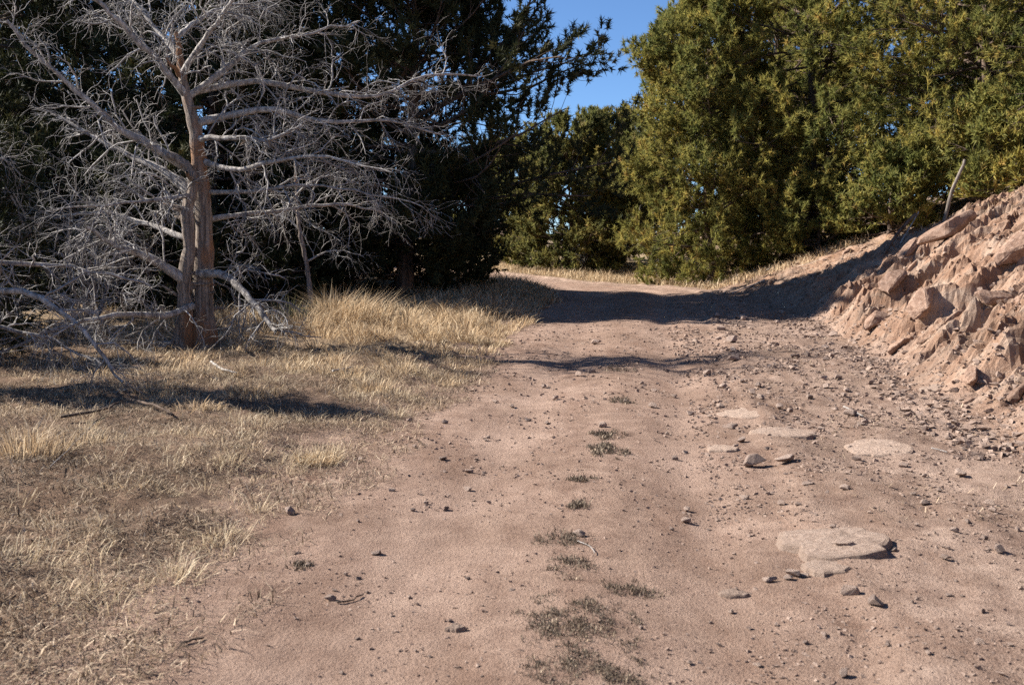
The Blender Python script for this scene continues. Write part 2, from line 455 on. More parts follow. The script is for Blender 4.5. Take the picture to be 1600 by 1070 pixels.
# ------------------------------------------------------------------ terrain
def build_terrain():
    d = np.concatenate([np.linspace(-90, -4, 16), np.linspace(-3, 3.3, 30), np.geomspace(3.42, 34.5, 360), np.arange(35, 72, 0.6), np.geomspace(73, 900, 26)])
    left = np.concatenate([-np.geomspace(14, 420, 22)[::-1], np.arange(-13.6, -3.0, 0.11), np.arange(-3.0, -2.0 - 1e-6, 0.04)])
    road = np.arange(-2.0, 3.2001, 0.04)
    right = np.concatenate([np.arange(3.2, 8.7, 0.05), np.arange(8.7, 9.5, 0.1), np.arange(9.6, 16, 0.3), np.geomspace(16.5, 420, 22)])
    road[-1] = 3.2
    left = np.append(left, -2.0)
    for name, us in (("ground", left), ("dirt_road", road), ("hillside", right)):
        us = np.unique(np.round(us, 5))
        dd = d
        if name == "hillside":
            sub = d[(d > 8) & (d < 27)]
            dd = np.sort(np.concatenate([d, (sub[1:] + sub[:-1]) / 2]))
        U, D = np.meshgrid(us, dd)
        X = U + road_centre(D)
        Z = height(X, D)
        V = np.stack([X, D, Z], -1).reshape(-1, 3)
        i = np.arange(V.shape[0]).reshape(U.shape)
        Q = np.stack([i[:-1, :-1], i[:-1, 1:], i[1:, 1:], i[1:, :-1]], -1).reshape(-1, 4)
        zb, e, hc = bank_profile(U, D)
        jag = 0.28 * fbm(X * 1.3, D * 1.0, 3, 61)
        verge = smooth((-U - 2.0 + jag * 1.4 - 0.012 * D) / 0.7)
        bank = smooth((e + 0.3 + jag) / 0.9)
        stony = smooth((U - 0.95 + jag) / 0.7) * (1 - bank)
        straw = smooth((D - 28.6 + jag * 3) / 1.5) * smooth((70 - D) / 8) * smooth((np.abs(U) - 1.7) / 0.8)
        straw = np.maximum(straw * (1 - 0.5 * bank), verge * smooth((D - 12 + 4 * jag) / 6) * 0.6)
        mound = smooth(1.4 - (((X + 2.0) / 3.0) ** 2 + ((D - 66) / 6) ** 2))
        straw = straw * (1 - mound); bank = np.maximum(bank * smooth((48 - D) / 8), mound)
        track = np.exp(-((U + 0.85) / 0.4) ** 2) + np.exp(-((U - 0.6) / 0.33) ** 2)
        me = new_mesh(name, V, Q, None, {"verge": verge.ravel(), "bank": bank.ravel(), "stony": stony.ravel(), "straw": straw.ravel(), "track": np.clip(track, 0, 1).ravel()}, name != "hillside")
        tag(add_object(name, me, M_EARTH), kind="structure")
build_terrain()

# ------------------------------------------------------------------ stones
def hull_mesh(name, rng, n, squash=(1, 1, 1), rough=0.0):
    import bmesh
    bm = bmesh.new()
    p = unit(rng.randn(n, 3)) * (0.8 + 0.35 * rng.rand(n, 1))
    p = np.sign(p) * np.abs(p) ** 0.8
    for q in p * np.array(squash): bm.verts.new(q)
    r = bmesh.ops.convex_hull(bm, input=bm.verts)
    for v in [v for v in bm.verts if not v.link_faces]: bm.verts.remove(v)
    if rough > 0:
        bmesh.ops.bevel(bm, geom=list(bm.edges), offset=0.06, segments=1, affect="EDGES")
        bmesh.ops.triangulate(bm, faces=bm.faces)
        if n > 12: bmesh.ops.subdivide_edges(bm, edges=list(bm.edges), cuts=1)
        for v in bm.verts:
            a = float(fbm(np.array(v.co.x * 1.7 + v.co.z * 1.1), np.array(v.co.y * 1.7 - v.co.z * 0.9), 3, int(rng.randint(9)) * 0 + 71))
            v.co *= 1 + rough * a
    bmesh.ops.triangulate(bm, faces=bm.faces)
    me = bpy.data.meshes.new(name); bm.to_mesh(me); bm.free()
    return me

rs = np.random.RandomState(5)
STONE_MESH = [hull_mesh("stone", rs, 12, (1, 0.85, 0.6), 0.06) for _ in range(12)]
BANK_MESH = [hull_mesh("bank_rock", rs, 17, (1.35, 0.7, 0.45), 0.1) for _ in range(9)]
def slab_mesh(rng):
    """a broken plate of bedrock: jagged outline, worn rim, uneven top with a step."""
    n, rng_o = 26, rng.rand()
    a = np.arange(n) * 2 * np.pi / n + 0.08 * rng.randn(n)
    r = 0.8 + 0.22 * np.array([float(fbm(np.array(math.cos(q) * 1.3 + 9 * rng_o), np.array(math.sin(q) * 1.3), 3, 133)) for q in a]) + 0.025 * rng.randn(n)
    rings, V = [(1.06, -1.0), (1.0, 0.55), (0.93, 0.85), (0.7, 1.0), (0.45, 1.05), (0.2, 1.0)], []
    for k, (q, z) in enumerate(rings):
        for i in range(n):
            x, y = r[i] * q * math.cos(a[i]), r[i] * q * math.sin(a[i])
            h = z + (0.3 * float(fbm(np.array(x * 2.3), np.array(y * 2.3), 3, 131)) if k > 0 else 0) - (0.45 if (x * 0.8 + y * 0.5 > 0.28 and k > 0) else 0)
            V.append((x, y, h))
    V.append((0, 0, 1.0))
    Q = [[k * n + i, k * n + (i + 1) % n, (k + 1) * n + (i + 1) % n, (k + 1) * n + i] for k in range(len(rings) - 1) for i in range(n)]
    T = [[(len(rings) - 1) * n + i, (len(rings) - 1) * n + (i + 1) % n, len(V) - 1] for i in range(n)]
    return new_mesh("rock_slab", V, np.array(Q), np.array(T), None, False)
SLAB_MESH = [slab_mesh(rs) for _ in range(9)]
for me in STONE_MESH: me.materials.append(M_STONE)
for me in BANK_MESH: me.materials.append(M_BANKROCK)
for me in SLAB_MESH:
    me.materials.append(M_SLAB)

def slope_normal(x, y, e=0.25):
    zx = (height(x + e, y) - height(x - e, y)) / (2 * e)
    zy = (height(x, y + e) - height(x, y - e)) / (2 * e)
    return Vector((-float(zx), -float(zy), 1)).normalized()

def put_rock(name, me, p, size, label, cat, group=None, sink=0.15, yaw=None, scale=(1, 1, 1), follow=True):
    o = bpy.data.objects.new(name, me); COL.objects.link(o)
    n = slope_normal(p[0], p[1]) if follow else Vector((0, 0, 1))
    q = Vector((0, 0, 1)).rotation_difference(n)
    yaw = rs.rand() * 6.28 if yaw is None else yaw
    o.rotation_euler = (q.to_matrix() @ Matrix.Rotation(yaw, 3, "Z")).to_euler()
    o.scale = (size * scale[0], size * scale[1], size * scale[2])
    zc = size * scale[2] * 0.55
    o.location = Vector(p) + n * (zc * (1 - 2 * sink))
    return tag(o, label, cat, group)

# stones that can be told apart, by where they lie (pixel of the photo, half-width in photo pixels)
NAMED_STONES = [
    (1178, 729, 22, "large dark triangular stone beside a pale slab in the stony right wheel rut"),
    (1022, 637, 10, "lone dark pointed stone standing on the smooth middle of the road"),
    (1320, 857, 18, "dark lump of stone lying on the broad pale slab low on the right"),
    (1147, 564, 13, "dark stone at the near end of the line of stones below the shadow band"),
    (1145, 548, 14, "flat pale stone in the middle of the line of stones below the shadow band"),
    (1143, 536, 12, "grey stone nearest the shadow band in the line of stones"),
    (1184, 605, 9, "dark round stone just right of the line of stones on the shoulder"),
    (1144, 669, 14, "grey flat-topped stone left of the long pale slab in the shoulder"),
    (1073, 799, 9, "dark pointed stone in the right wheel rut, the farther of two"),
    (1072, 816, 10, "low dark stone in the right wheel rut, the nearer of two"),
    (450, 803, 14, "dark stone at the edge of the left verge grass beside the road"),
    (588, 866, 11, "dark stone in a loose cluster on the left wheel track"),
    (516, 939, 11, "dark stone beside a thin crooked stick on the near left of the road"),
    (1203, 907, 16, "wide flat dark stone at the left end of a short row of stones"),
    (1240, 901, 15, "dark stone in the middle of a short row of three near stones"),
    (1257, 901, 9, "small dark stone at the right end of a short row of three near stones"),
    (1328, 930, 18, "stone with a dark shaded face, left one of a close pair low on the right"),
    (1370, 946, 17, "stone with a dark shaded face, right one of a close pair low on the right"),
    (1499, 745, 15, "blue-grey stone below a bleached stick near the foot of the bank"),
    (1319, 1057, 13, "dark stone at the bottom edge of the picture on the right"),
    (1231, 722, 24, "long flat stone lying right of the large dark triangular stone"),
    (1330, 650, 13, "dark stone beneath a short bleached stick on the right shoulder"),
    (1558, 862, 14, "dark blue-grey stone near the right edge of the picture on the shoulder"),
    (1262, 757, 12, "white chip of stone below the long flat stone"),
    (905, 838, 12, "dark rounded clod among the low weeds in the middle of the road"),
]
for k, (px, py, r, lab) in enumerate(NAMED_STONES):
    p = on_ground(px, py)
    s = r * 0.95 / F_PX * p[1]
    sc = (1.0, 0.9, 0.95) if "flat" not in lab else (1.0, 0.8, 0.55)
    o = put_rock("stone", STONE_MESH[k % 12], p, s, lab, "stone", sink=0.08, scale=sc)
rk = np.random.RandomState(11)
spots = [(1230, 577), (1085, 537), (1105, 582), (1150, 594), (1165, 598), (1130, 607), (1186, 617), (1200, 622), (1040, 680), (1110, 655), (1160, 690), (1190, 700), (1146, 700), (1232, 672), (1280, 672), (1170, 780), (1120, 785), (1110, 830), (1045, 720), (1077, 712), (1050, 620), (700, 660), (760, 690), (770, 625), (690, 718), (745, 720), (640, 660), (820, 655), (850, 662), (560, 720), (640, 700), (700, 795), (645, 800), (670, 790), (610, 768), (640, 745), (560, 815), (540, 900), (520, 925), (560, 905), (575, 925), (640, 930), (655, 1020), (668, 1025), (705, 970), (727, 905), (530, 1055), (560, 1000), (600, 1050), (480, 880), (470, 865), (760, 740), (730, 740), (740, 765), (800, 640), (850, 600), (870, 625), (930, 585), (1000, 600), (1240, 560), (1265, 560), (1290, 545), (1310, 590), (1350, 580), (1390, 605), (1375, 640), (1420, 640), (1440, 665), (1460, 680), (1480, 690), (1500, 700), (1520, 685), (1545, 690), (1580, 700), (1450, 790), (1475, 875), (1430, 825), (1535, 840), (1510, 820), (1490, 830), (1400, 860), (1360, 845), (1545, 790), (1570, 760), (1590, 830), (1240, 790), (1210, 770), (1290, 770), (1320, 765), (1480, 930), (1430, 940), (1390, 1010), (1260, 1010), (1220, 980), (1150, 960), (1190, 1040), (1120, 1010), (1080, 1040), (1450, 1020), (1530, 960), (1380, 700), (1340, 720), (1330, 705), (1410, 730), (1440, 745), (1470, 770), (1300, 640), (1270, 625), (1240, 640), (1215, 640), (1350, 660), (1320, 610)]
for (px, py) in spots:
    p = on_ground(px + rk.randn() * 4, py + rk.randn() * 2)
    u = p[0] - road_centre(p[1])
    s = np.clip(((5.0 + 4.5 * rk.rand()) if u > 0.8 else (4.0 + 3.8 * rk.rand())) / F_PX * p[1], 0.009, 0.07)
    if u < 0.95: lab, grp = "small rough grey-brown stone lying loose on the smooth left and middle of the road", "loose stones on the smooth part of the road"
    else: lab, grp = "small rough grey-brown stone lying loose on the stony right shoulder of the road", "loose stones on the stony right shoulder"
    put_rock("stone", STONE_MESH[rk.randint(12)], p, s, lab, "stone", grp, sink=0.1)
for k in range(120):
    py = 500 + 540 * rk.rand() ** 1.3
    d0 = CAM_H * F_PX / (py - 372)
    u = (0.9 + 2.6 * rk.rand() ** 0.8) if rk.rand() < 0.88 else (-1.9 + 2.8 * rk.rand())
    x = float(road_centre(d0)) + u
    p = (x, d0, float(height(x, d0)))
    s = np.clip((3.2 + 7.0 * rk.rand() ** 3) / F_PX * d0, 0.012, 0.09)
    if u < 0.95: lab, grp = "small rough grey-brown stone lying loose on the smooth left and middle of the road", "loose stones on the smooth part of the road"
    else: lab, grp = "small rough grey-brown stone lying loose on the stony right shoulder of the road", "loose stones on the stony right shoulder"
    put_rock("stone", STONE_MESH[rk.randint(12)], p, s, lab, "stone", grp, sink=0.1)

# bedrock showing through the shoulder
SLABS = [
    (1225, 676, 52, 9, "long pale slab of bedrock flush with the shoulder beside the flat-topped stone"),
    (1165, 647, 38, 9, "smaller pale slab of bedrock up the road from the long slab"),
    (1370, 702, 48, 10, "isolated smooth pale slab of bedrock near the foot of the bank"),
    (1310, 848, 82, 22, "broadest pale slab of bedrock, low on the right with a dark stone on it"),
    (1128, 702, 24, 7, "small pinkish slab of bedrock at the edge of the right wheel rut"),
    (1292, 888, 36, 12, "narrow pale slab of bedrock just below the broadest slab"),
    (1150, 930, 24, 5, "thin bleached slab of rock flush with the dirt left of the row of stones"),
    (1452, 610, 34, 12, "rounded pale slab of bedrock at the foot of the rocky bank"),
    (715, 985, 18, 4, "small white flat rock flush with the left wheel track"),
]
for k, (px, py, hw, hh, lab) in enumerate(SLABS):
    p = on_ground(px, py)
    w = hw / F_PX * p[1]
    dep = hh / F_PX * p[1] / (CAM_H / p[1])
    put_rock("rock_slab", SLAB_MESH[k % 9], p, 1.0, lab, "rock", sink=0.62, yaw=rk.randn() * 0.15, scale=(w * 1.25, min(dep, w * 1.1) * 1.25, 0.026))

# rocks in the bank
BANK_NAMED = [
    (1480, 372, 62, 0.55, "big reddish-brown block jutting from the top of the bank below the leaning stick"),
    (1372, 505, 26, 0.9, "upright pale-edged rock in the dark gully at the foot of the bank"),
    (1395, 440, 30, 0.6, "long dark-sided rock half way up beside the gully"),
    (1420, 395, 22, 0.6, "small block left of the big reddish-brown block on the bank"),
    (1585, 400, 40, 0.7, "pale rounded rock at the right edge of the picture on the bank"),
    (1440, 480, 36, 0.6, "layered rock in the middle of the bank right of the gully"),
    (1405, 545, 24, 0.7, "tilted grey rock at the lower end of the gully"),
    (1520, 590, 26, 0.7, "pale angular rock low on the bank above the shoulder stones"),
    (1590, 620, 26, 0.7, "pale rock low on the bank at the right edge of the picture"),
    (1545, 470, 34, 0.6, "cream-coloured rock with a dark hollow under it high on the bank"),
]
for k, (px, py, r, hfac, lab) in enumerate(BANK_NAMED):
    p = on_ground(px, py)
    put_rock("bank_rock", BANK_MESH[k % 9], p, r / F_PX * p[1], lab, "rock", sink=0.32, yaw=0.2 + 0.3 * rk.randn(), scale=(0.85, 0.8, hfac * 1.2))
n_bank = 0
while n_bank < 230:
    d0 = 9.5 + 22 * rk.rand() ** 0.9
    e = 0.1 + 3.6 * rk.rand()
    x = float(road_centre(d0) + np.interp(d0, FOOT_D, FOOT_U)) + e
    if x / d0 > 0.49 or pnoise(np.array(d0 * 0.9), np.array(e * 0.5), 81) < -0.12: continue
    s = 0.03 + 0.11 * rk.rand() ** 3
    lab, grp = "weathered reddish rock half buried in the eroded face of the right bank", "half-buried rocks in the face of the bank"
    put_rock("bank_rock", BANK_MESH[rk.randint(9)], (x, d0, float(height(x, d0))), s, lab, "rock", grp, sink=0.45, yaw=0.1 + 0.5 * rk.randn(), scale=(1.1, 0.8, 1.0))
    n_bank += 1

# gravel too fine to count
def build_gravel():
    rng = np.random.RandomState(21)
    shapes = []
    import bmesh
    for k in range(8):
        me = hull_mesh("tmp", rng, 6, (1, 0.9, 0.65))
        v = np.array([q.co[:] for q in me.vertices]); f = np.array([p.vertices[:] for p in me.polygons])
        shapes.append((v, f)); bpy.data.meshes.remove(me)
    n = 50000
    d = np.exp(np.log(3.7) + rng.rand(n) * (np.log(26) - np.log(3.7)))
    right = rng.rand(n) < 0.66
    u = np.where(right, 0.7 + 3.3 * rng.rand(n), -2.1 + 3.2 * rng.rand(n))
    x = road_centre(d) + u
    clump = fbm(x * 1.6, d * 1.1, 3, 91)
    keep = rng.rand(n) < np.clip(0.46 + clump * 1.1 + 0.08 * right, 0.06, 1)
    x, d, right = x[keep], d[keep], right[keep]
    n = len(x)
    s = (0.0034 + 0.0125 * rng.rand(n) ** 3.2 + right * 0.009 * rng.rand(n) ** 4) * np.clip(d / 6.5, 0.8, 2.2)
    nb = 15000
    db = np.exp(np.log(8.0) + rng.rand(nb) * (np.log(27) - np.log(8.0))); eb = -0.6 + 4.2 * rng.rand(nb) ** 1.3
    xb = road_centre(db) + np.interp(db, FOOT_D, FOOT_U) + eb
    kb = (rng.rand(nb) < np.clip(0.5 + 0.9 * fbm(xb * 1.3, db * 1.3, 3, 95), 0.05, 1)) & (xb / db < 0.5)
    xb, db = xb[kb], db[kb]
    x, d = np.concatenate([x, xb]), np.concatenate([d, db])
    s = np.concatenate([s, 0.009 + 0.05 * rng.rand(len(xb)) ** 4]); n = len(x)
    z = height(x, d) + s * 0.2
    Vs, Ts, tone, c = [], [], [], 0
    a = rng.rand(n) * 6.28
    for i in range(n):
        v, f = shapes[i % 8]
        ca, sa = math.cos(a[i]) * s[i], math.sin(a[i]) * s[i]
        Vs.append(np.stack([v[:, 0] * ca - v[:, 1] * sa + x[i], v[:, 0] * sa + v[:, 1] * ca + d[i], v[:, 2] * s[i] + z[i]], 1))
        Ts.append(f + c); c += len(v)
    me = new_mesh("gravel", np.concatenate(Vs), None, np.concatenate(Ts))
    tag(add_object("gravel", me, M_GRAVEL), kind="stuff")
M_GRAVEL = rock_material("gravel_stone", (0.20, 0.145, 0.118), (0.44, 0.34, 0.275), 7)
build_gravel()

# ------------------------------------------------------------------ grass
def blades(rng, x, y, z, h, lean, width, az=None, curl=0.6):
    n = len(x)
    az = rng.rand(n) * 6.2832 if az is None else az
    dirh = np.stack([np.cos(az), np.sin(az), np.zeros(n)], 1)
    side = np.stack([-np.sin(az + rng.randn(n)), np.cos(az + rng.randn(n)), np.zeros(n)], 1)
    p0 = np.stack([x, y, z], 1)
    l = lean[:, None]; hh = h[:, None]
    p1 = p0 + hh * (0.55 * np.array([0, 0, 1.0]) * np.sqrt(np.maximum(1 - l ** 2, 0.02)) + 0.55 * l * dirh)
    l2 = np.clip(l + curl * (0.3 + 0.7 * rng.rand(n, 1)), 0, 1.3)
    p2 = p1 + hh * 0.5 * (np.cos(l2 * 1.5) * np.array([0, 0, 1.0]) + np.sin(np.minimum(l2 * 1.5, 1.7)) * dirh)
    w = (width * (0.6 + 0.8 * rng.rand(n)))[:, None] * side
    V = np.stack([p0 - w, p0 + w, p1 + w * 0.8, p1 - w * 0.8, p2], 1).reshape(-1, 3)
    b = np.arange(n)[:, None] * 5
    Q = b + np.array([[0, 1, 2, 3]]); T = b + np.array([[3, 2, 4]])
    return V, Q, T

def grass_object(name, rng, sets, mat, parent=None, tonefn=None):
    Vs, Qs, Ts, tn, c = [], [], [], [], 0
    for (V, Q, T) in sets:
        Vs.append(V); Qs.append(Q + c); Ts.append(T + c); c += len(V)
        t = np.clip(0.5 + 0.28 * rng.randn(len(V) // 5), 0, 1)
        tn.append(np.repeat(t, 5))
    me = new_mesh(name, np.concatenate(Vs), np.concatenate(Qs), np.concatenate(Ts), {"tone": np.concatenate(tn)})
    return add_object(name, me, mat, parent)

def tussock_arrays(rng, cx, cy, n, rad, h, lean=0.35, width=0.004, bias=None):
    r = rad * np.sqrt(rng.rand(n)); a = rng.rand(n) * 6.2832
    x, y = cx + r * np.cos(a), cy + r * np.sin(a)
    hh = h * (0.45 + 0.75 * rng.rand(n))
    le = np.clip(np.abs(lean * (0.25 + r / rad) + 0.12 * rng.randn(n)), 0, 0.98)
    az = a + 0.6 * rng.randn(n)
    if bias is not None:
        ax = np.cos(az) + bias[0]; ay = np.sin(az) + bias[1]; az = np.arctan2(ay, ax)
    return blades(rng, x, y, height(x, y) - 0.01, hh, le, np.full(n, width), az)

def build_grass():
    rng = np.random.RandomState(31)
    sets = []
    # clumps all over the left verge: the farther, the taller and paler
    k = 0
    while k < 1150:
        d = 5.0 + 31 * rng.rand() ** 0.75
        uo = 1.75 + 0.012 * d + 8.0 * rng.rand() ** 1.4
        x = float(road_centre(d)) - uo
        if x / d < -0.53: continue
        dens = float(fbm(np.array(x * 0.55), np.array(d * 0.5), 3, 101)) + (0.35 if d > 12 else -0.25)
        if rng.rand() > 0.5 + dens: continue
        if d < 12: h, nb = 0.06 + 0.12 * rng.rand(), 60
        elif d < 16: h, nb = 0.09 + 0.17 * rng.rand(), 75
        else: h, nb = 0.18 + 0.30 * rng.rand(), 64
        if uo < 2.4: h *= 0.6
        sets.append(tussock_arrays(rng, x, d, nb, 0.10 + 0.16 * rng.rand(), h, 0.5 + 0.25 * rng.rand(), 0.0008 + 0.00024 * d, (0.5 * rng.randn(), 0.4 * rng.randn())))
        k += 1
    pale = []
    for q in range(190):
        d = 4.6 + 8.5 * rng.rand(); uo = 1.9 + 0.012 * d + 4.5 * rng.rand() ** 1.6
        x = float(road_centre(d)) - uo
        if x / d < -0.53: continue
        pale.append(tussock_arrays(rng, x, d, 60, 0.08 + 0.12 * rng.rand(), 0.08 + 0.14 * rng.rand(), 0.75, 0.0015, (0.6 * rng.randn(), 0.5 * rng.randn())))
    tag(grass_object("pale_grass", rng, pale, M_STRAW), kind="stuff")
    # scattered single blades, thick near the road bend
    n = 32000
    d = 4.0 + 32 * rng.rand(n) ** 1.0
    uo = 1.8 + 0.012 * d + 8.5 * rng.rand(n) ** 1.3
    x = road_centre(d) - uo
    m = (x / d > -0.53) & (rng.rand(n) < 0.45 + 0.9 * fbm(x * 0.7, d * 0.6, 3, 103) + 0.25 * (d > 13))
    x, d = x[m], d[m]; n = len(x)
    h = np.where(d < 12, 0.05, 0.11) * (0.5 + rng.rand(n)) + 0.012 * np.clip(d - 14, 0, 8)
    sets.append(blades(rng, x, d, height(x, d) - 0.005, h, np.clip(0.75 + 0.25 * rng.randn(n), 0, 1), 0.0018 + 0.00014 * d))
    tag(grass_object("dry_grass", rng, sets, M_GRASS), kind="stuff")
    # matted dead plants and fallen straw close to the camera
    n = 190000
    d = 3.4 + 11.5 * rng.rand(n) ** 1.25
    uo = 1.55 + 5.5 * rng.rand(n) ** 1.2
    x = road_centre(d) - uo - 0.25 * fbm(d * 1.2, x_ := d * 0.4, 2, 107)
    m = (x / d > -0.53) & (rng.rand(n) < 0.70 + 1.0 * fbm(x * 1.6, d * 1.3, 3, 105)) & (uo + 0.3 * rng.randn(n) > 1.75)
    x, d = x[m], d[m]; n = len(x)
    h = (0.02 + 0.06 * rng.rand(n) ** 1.6) * np.where(d > 9, 1.3, 1.0)
    flat = rng.rand(n) < 0.62
    le = np.where(flat, 0.97, np.clip(0.55 + 0.3 * rng.randn(n), 0, 0.98))
    h = np.where(flat, h * 2.3, h)
    sets = [blades(rng, x, d, height(x, d) + 0.004 + 0.012 * rng.rand(n), h, le, np.where(flat, 0.0017, 0.0027), None, 0.6)]
    tag(grass_object("plant_litter", rng, sets, M_LITTER), kind="stuff")
    # pale grass on the rise beyond the bend and on top of the bank
    n = 42000
    x = -3 + 12 * rng.rand(n); d = 27.5 + 13 * rng.rand(n)
    uo = np.abs(x - road_centre(d))
    m = uo > 2.0
    x, d = x[m], d[m]; n = len(x)
    s1 = blades(rng, x, d, height(x, d) - 0.01, 0.12 + 0.22 * rng.rand(n), np.clip(0.45 + 0.25 * rng.randn(n), 0, 1), np.full(n, 0.008))
    n = 9000
    d = 9 + 26 * rng.rand(n); e = 3.0 + 4 * rng.rand(n) - 2.6 * (rng.rand(n) < 0.25) * smooth((d - 22) / 4)
    x = road_centre(d) + np.interp(d, FOOT_D, FOOT_U) + e
    m = fbm(x * 0.8, d * 0.8, 2, 109) > 0.0
    x, d = x[m], d[m]; n = len(x)
    s2 = blades(rng, x, d, height(x, d) - 0.01, 0.08 + 0.14 * rng.rand(n), np.clip(0.5 + 0.3 * rng.randn(n), 0, 1), np.full(n, 0.005))
    tag(grass_object("hill_grass", rng, [s1, s2], M_GRASS), kind="stuff")
    # sparse dead stems on the stony shoulder
    n = 5200
    d = 6 + 14 * rng.rand(n); u = 1.6 + 2.4 * rng.rand(n)
    x = road_centre(d) + u
    m = fbm(x * 0.9, d * 0.7, 3, 113) > 0.18
    x, d = x[m], d[m]; n = len(x)
    s3 = blades(rng, x, d, height(x, d) + 0.003, 0.03 + 0.07 * rng.rand(n), np.clip(0.85 + 0.15 * rng.randn(n), 0, 0.98), np.full(n, 0.0024))
    tag(grass_object("shoulder_litter", rng, [s3], M_LITTER), kind="stuff")
build_grass()

TUSSOCKS = [
    (530, 514, 700, 0.42, 0.78, (0.5, 0), "grass", "tall pale tussock of dry grass leaning right in front of the dark trees"),
    (575, 508, 480, 0.36, 0.7, (0.7, 0), "grass", "tall feathery grass tussock right of the tallest pale one"),
    (470, 522, 500, 0.45, 0.5, (0.2, 0), "grass", "wide straw tussock near the tip of the fallen white branch"),
    (455, 510, 180, 0.25, 0.55, (0.1, 0), "green", "greenish tall grass stems behind the white branch tip"),
    (645, 515, 340, 0.30, 0.34, (0.4, 0), "grass", "bushy tan tussock left of the shaded road edge"),
    (715, 505, 300, 0.35, 0.32, (0.3, 0), "grass", "tan tussock in the middle of the grass at the road bend"),
    (785, 484, 300, 0.42, 0.34, (0.2, 0), "grass", "pale tussock in the grass at the road bend"),
    (850, 472, 260, 0.40, 0.30, (0.2, 0), "grass", "pale tussock at the far right tip of the verge grass"),
    (770, 512, 240, 0.28, 0.22, (0.3, 0), "grass", "low tussock beside the near edge of the shadow band"),
    (498, 722, 420, 0.17, 0.12, (0.2, 0.2), "grass", "round pale tuft of grass at the road edge in the left foreground"),
    (585, 612, 300, 0.24, 0.16, (0.4, 0), "grass", "rounded straw tuft between two shadow streaks on the verge"),
    (50, 712, 260, 0.22, 0.30, (0.1, 0), "grass", "upright straw tussock at the left edge of the picture"),
    (110, 700, 120, 0.25, 0.16, (0.3, 0), "grass", "small tussock right of the upright one at the left edge"),
    (690, 560, 160, 0.22, 0.14, (0.4, 0), "grass", "thin tuft where a shadow streak starts over the road"),
    (400, 620, 200, 0.30, 0.13, (0.3, 0), "grass", "flattened grass tuft on the verge in front of the dead tree"),
    (250, 610, 200, 0.30, 0.15, (0.3, 0), "grass", "sunlit grass tuft left of the dead tree's foot"),
]
rt = np.random.RandomState(41)
if DEBUG: print('TUSS', [np.round(on_ground(t[0], t[1]), 2).tolist() for t in TUSSOCKS])
for (px, py, nb, rad, h, bias, kind, lab) in TUSSOCKS:
    p = on_ground(px, py)
    wdt = 0.0016 + 0.00016 * p[1]
    V, Q, T = tussock_arrays(rt, p[0], p[1], nb, rad, h, 0.42, wdt, bias)
    o = grass_object("grass_tussock", rt, [(V - p, Q, T)], M_GREENGRASS if kind == "green" else M_GRASS)
    o.location = p
    tag(o, lab, "grass tuft")

WEEDS = [
    (900, 972, 88, 46, 2400, "largest mat of dark low weeds in the middle of the road"),
    (920, 1042, 100, 26, 1500, "mat of dark low weeds at the bottom edge in the middle of the road"),
    (880, 842, 42, 14, 700, "mat of low weeds around a dark clod in the middle of the road"),
    (890, 885, 36, 18, 420, "thin weeds just above the largest mat in the road"),
    (990, 920, 55, 12, 420, "scattered low weeds right of the largest mat"),
    (905, 790, 20, 7, 260, "small dark weed tuft in the road, second in line beyond the clod"),
    (908, 749, 24, 5, 260, "narrow strip of low weeds in the middle of the road"),
    (950, 703, 28, 12, 620, "dense little mat of low weeds farther along the road's middle"),
    (948, 681, 28, 7, 320, "flat weed mat just behind the dense little mat"),
    (972, 628, 18, 5, 200, "faint weed tuft near the lone dark stone"),
    (468, 884, 18, 8, 160, "dead weed tuft near the left edge of the road"),
    (965, 578, 24, 5, 200, "farthest faint weed strip along the road's middle"),
]
for (px, py, hw, hh, nb, lab) in WEEDS:
    p = on_ground(px, py)
    w = hw / F_PX * p[1]; dep = min(hh / F_PX * p[1] / (CAM_H / p[1]) , 1.2)
    a = rt.rand(nb * 4) * 6.2832; r = 1.25 * np.sqrt(rt.rand(nb * 4))
    x, y = p[0] + w * r * np.cos(a), p[1] + dep * r * np.sin(a)
    m = fbm(x * 8, y * 6, 3, 121) + 0.35 * rt.randn(len(x)) > -0.15 + 0.9 * (r - 0.35)
    x, y = x[m], y[m]; n = len(x)
    s = max(0.6, min(1.5, p[1] / 6))
    b1 = blades(rt, x, y, height(x, y) + 0.0, (0.010 + 0.026 * rt.rand(n)) * s, np.clip(0.5 + 0.3 * rt.randn(n), 0, 0.98), np.full(n, 0.0024 * s), None, 0.5)
    ns = 14
    xs, ys = p[0] + w * rt.randn(ns) * 0.5, p[1] + dep * rt.randn(ns) * 0.5
    b2 = blades(rt, xs, ys, height(xs, ys), 0.05 + 0.07 * rt.rand(ns), np.clip(0.6 + 0.25 * rt.randn(ns), 0, 0.98), np.full(ns, 0.0013))
    o = grass_object("weed_mat", rt, [(b1[0] - p, b1[1], b1[2]), (b2[0] - p, b2[1], b2[2])], M_WEED)
    o.location = p
    tag(o, lab, "weed")

# ------------------------------------------------------------------ living trees
def needles(rng, P, T, per, L, w, spread=0.8):
    n = len(P)
    q = np.repeat(P, per, 0); t = np.repeat(T, per, 0)
    m = len(q)
    q = q + t * (rng.rand(m, 1) * L * 0.8)
    d = unit(t * 0.75 + spread * rng.randn(m, 3) * 0.75)
    s = unit(np.cross(d, rng.randn(m, 3)))
    ln = L * (0.6 + 0.7 * rng.rand(m, 1)); ww = w * (0.7 + 0.6 * rng.rand(m, 1))
    V = np.stack([q - s * ww, q + s * ww, q + d * ln], 1).reshape(-1, 3)
    tone = np.repeat(np.clip(np.repeat(0.42 + 0.2 * rng.randn(n) + 0.45 * (rng.rand(n) < 0.05), per) + 0.14 * rng.randn(m), 0, 1), 3)
    return V, np.arange(m * 3).reshape(-1, 3), tone

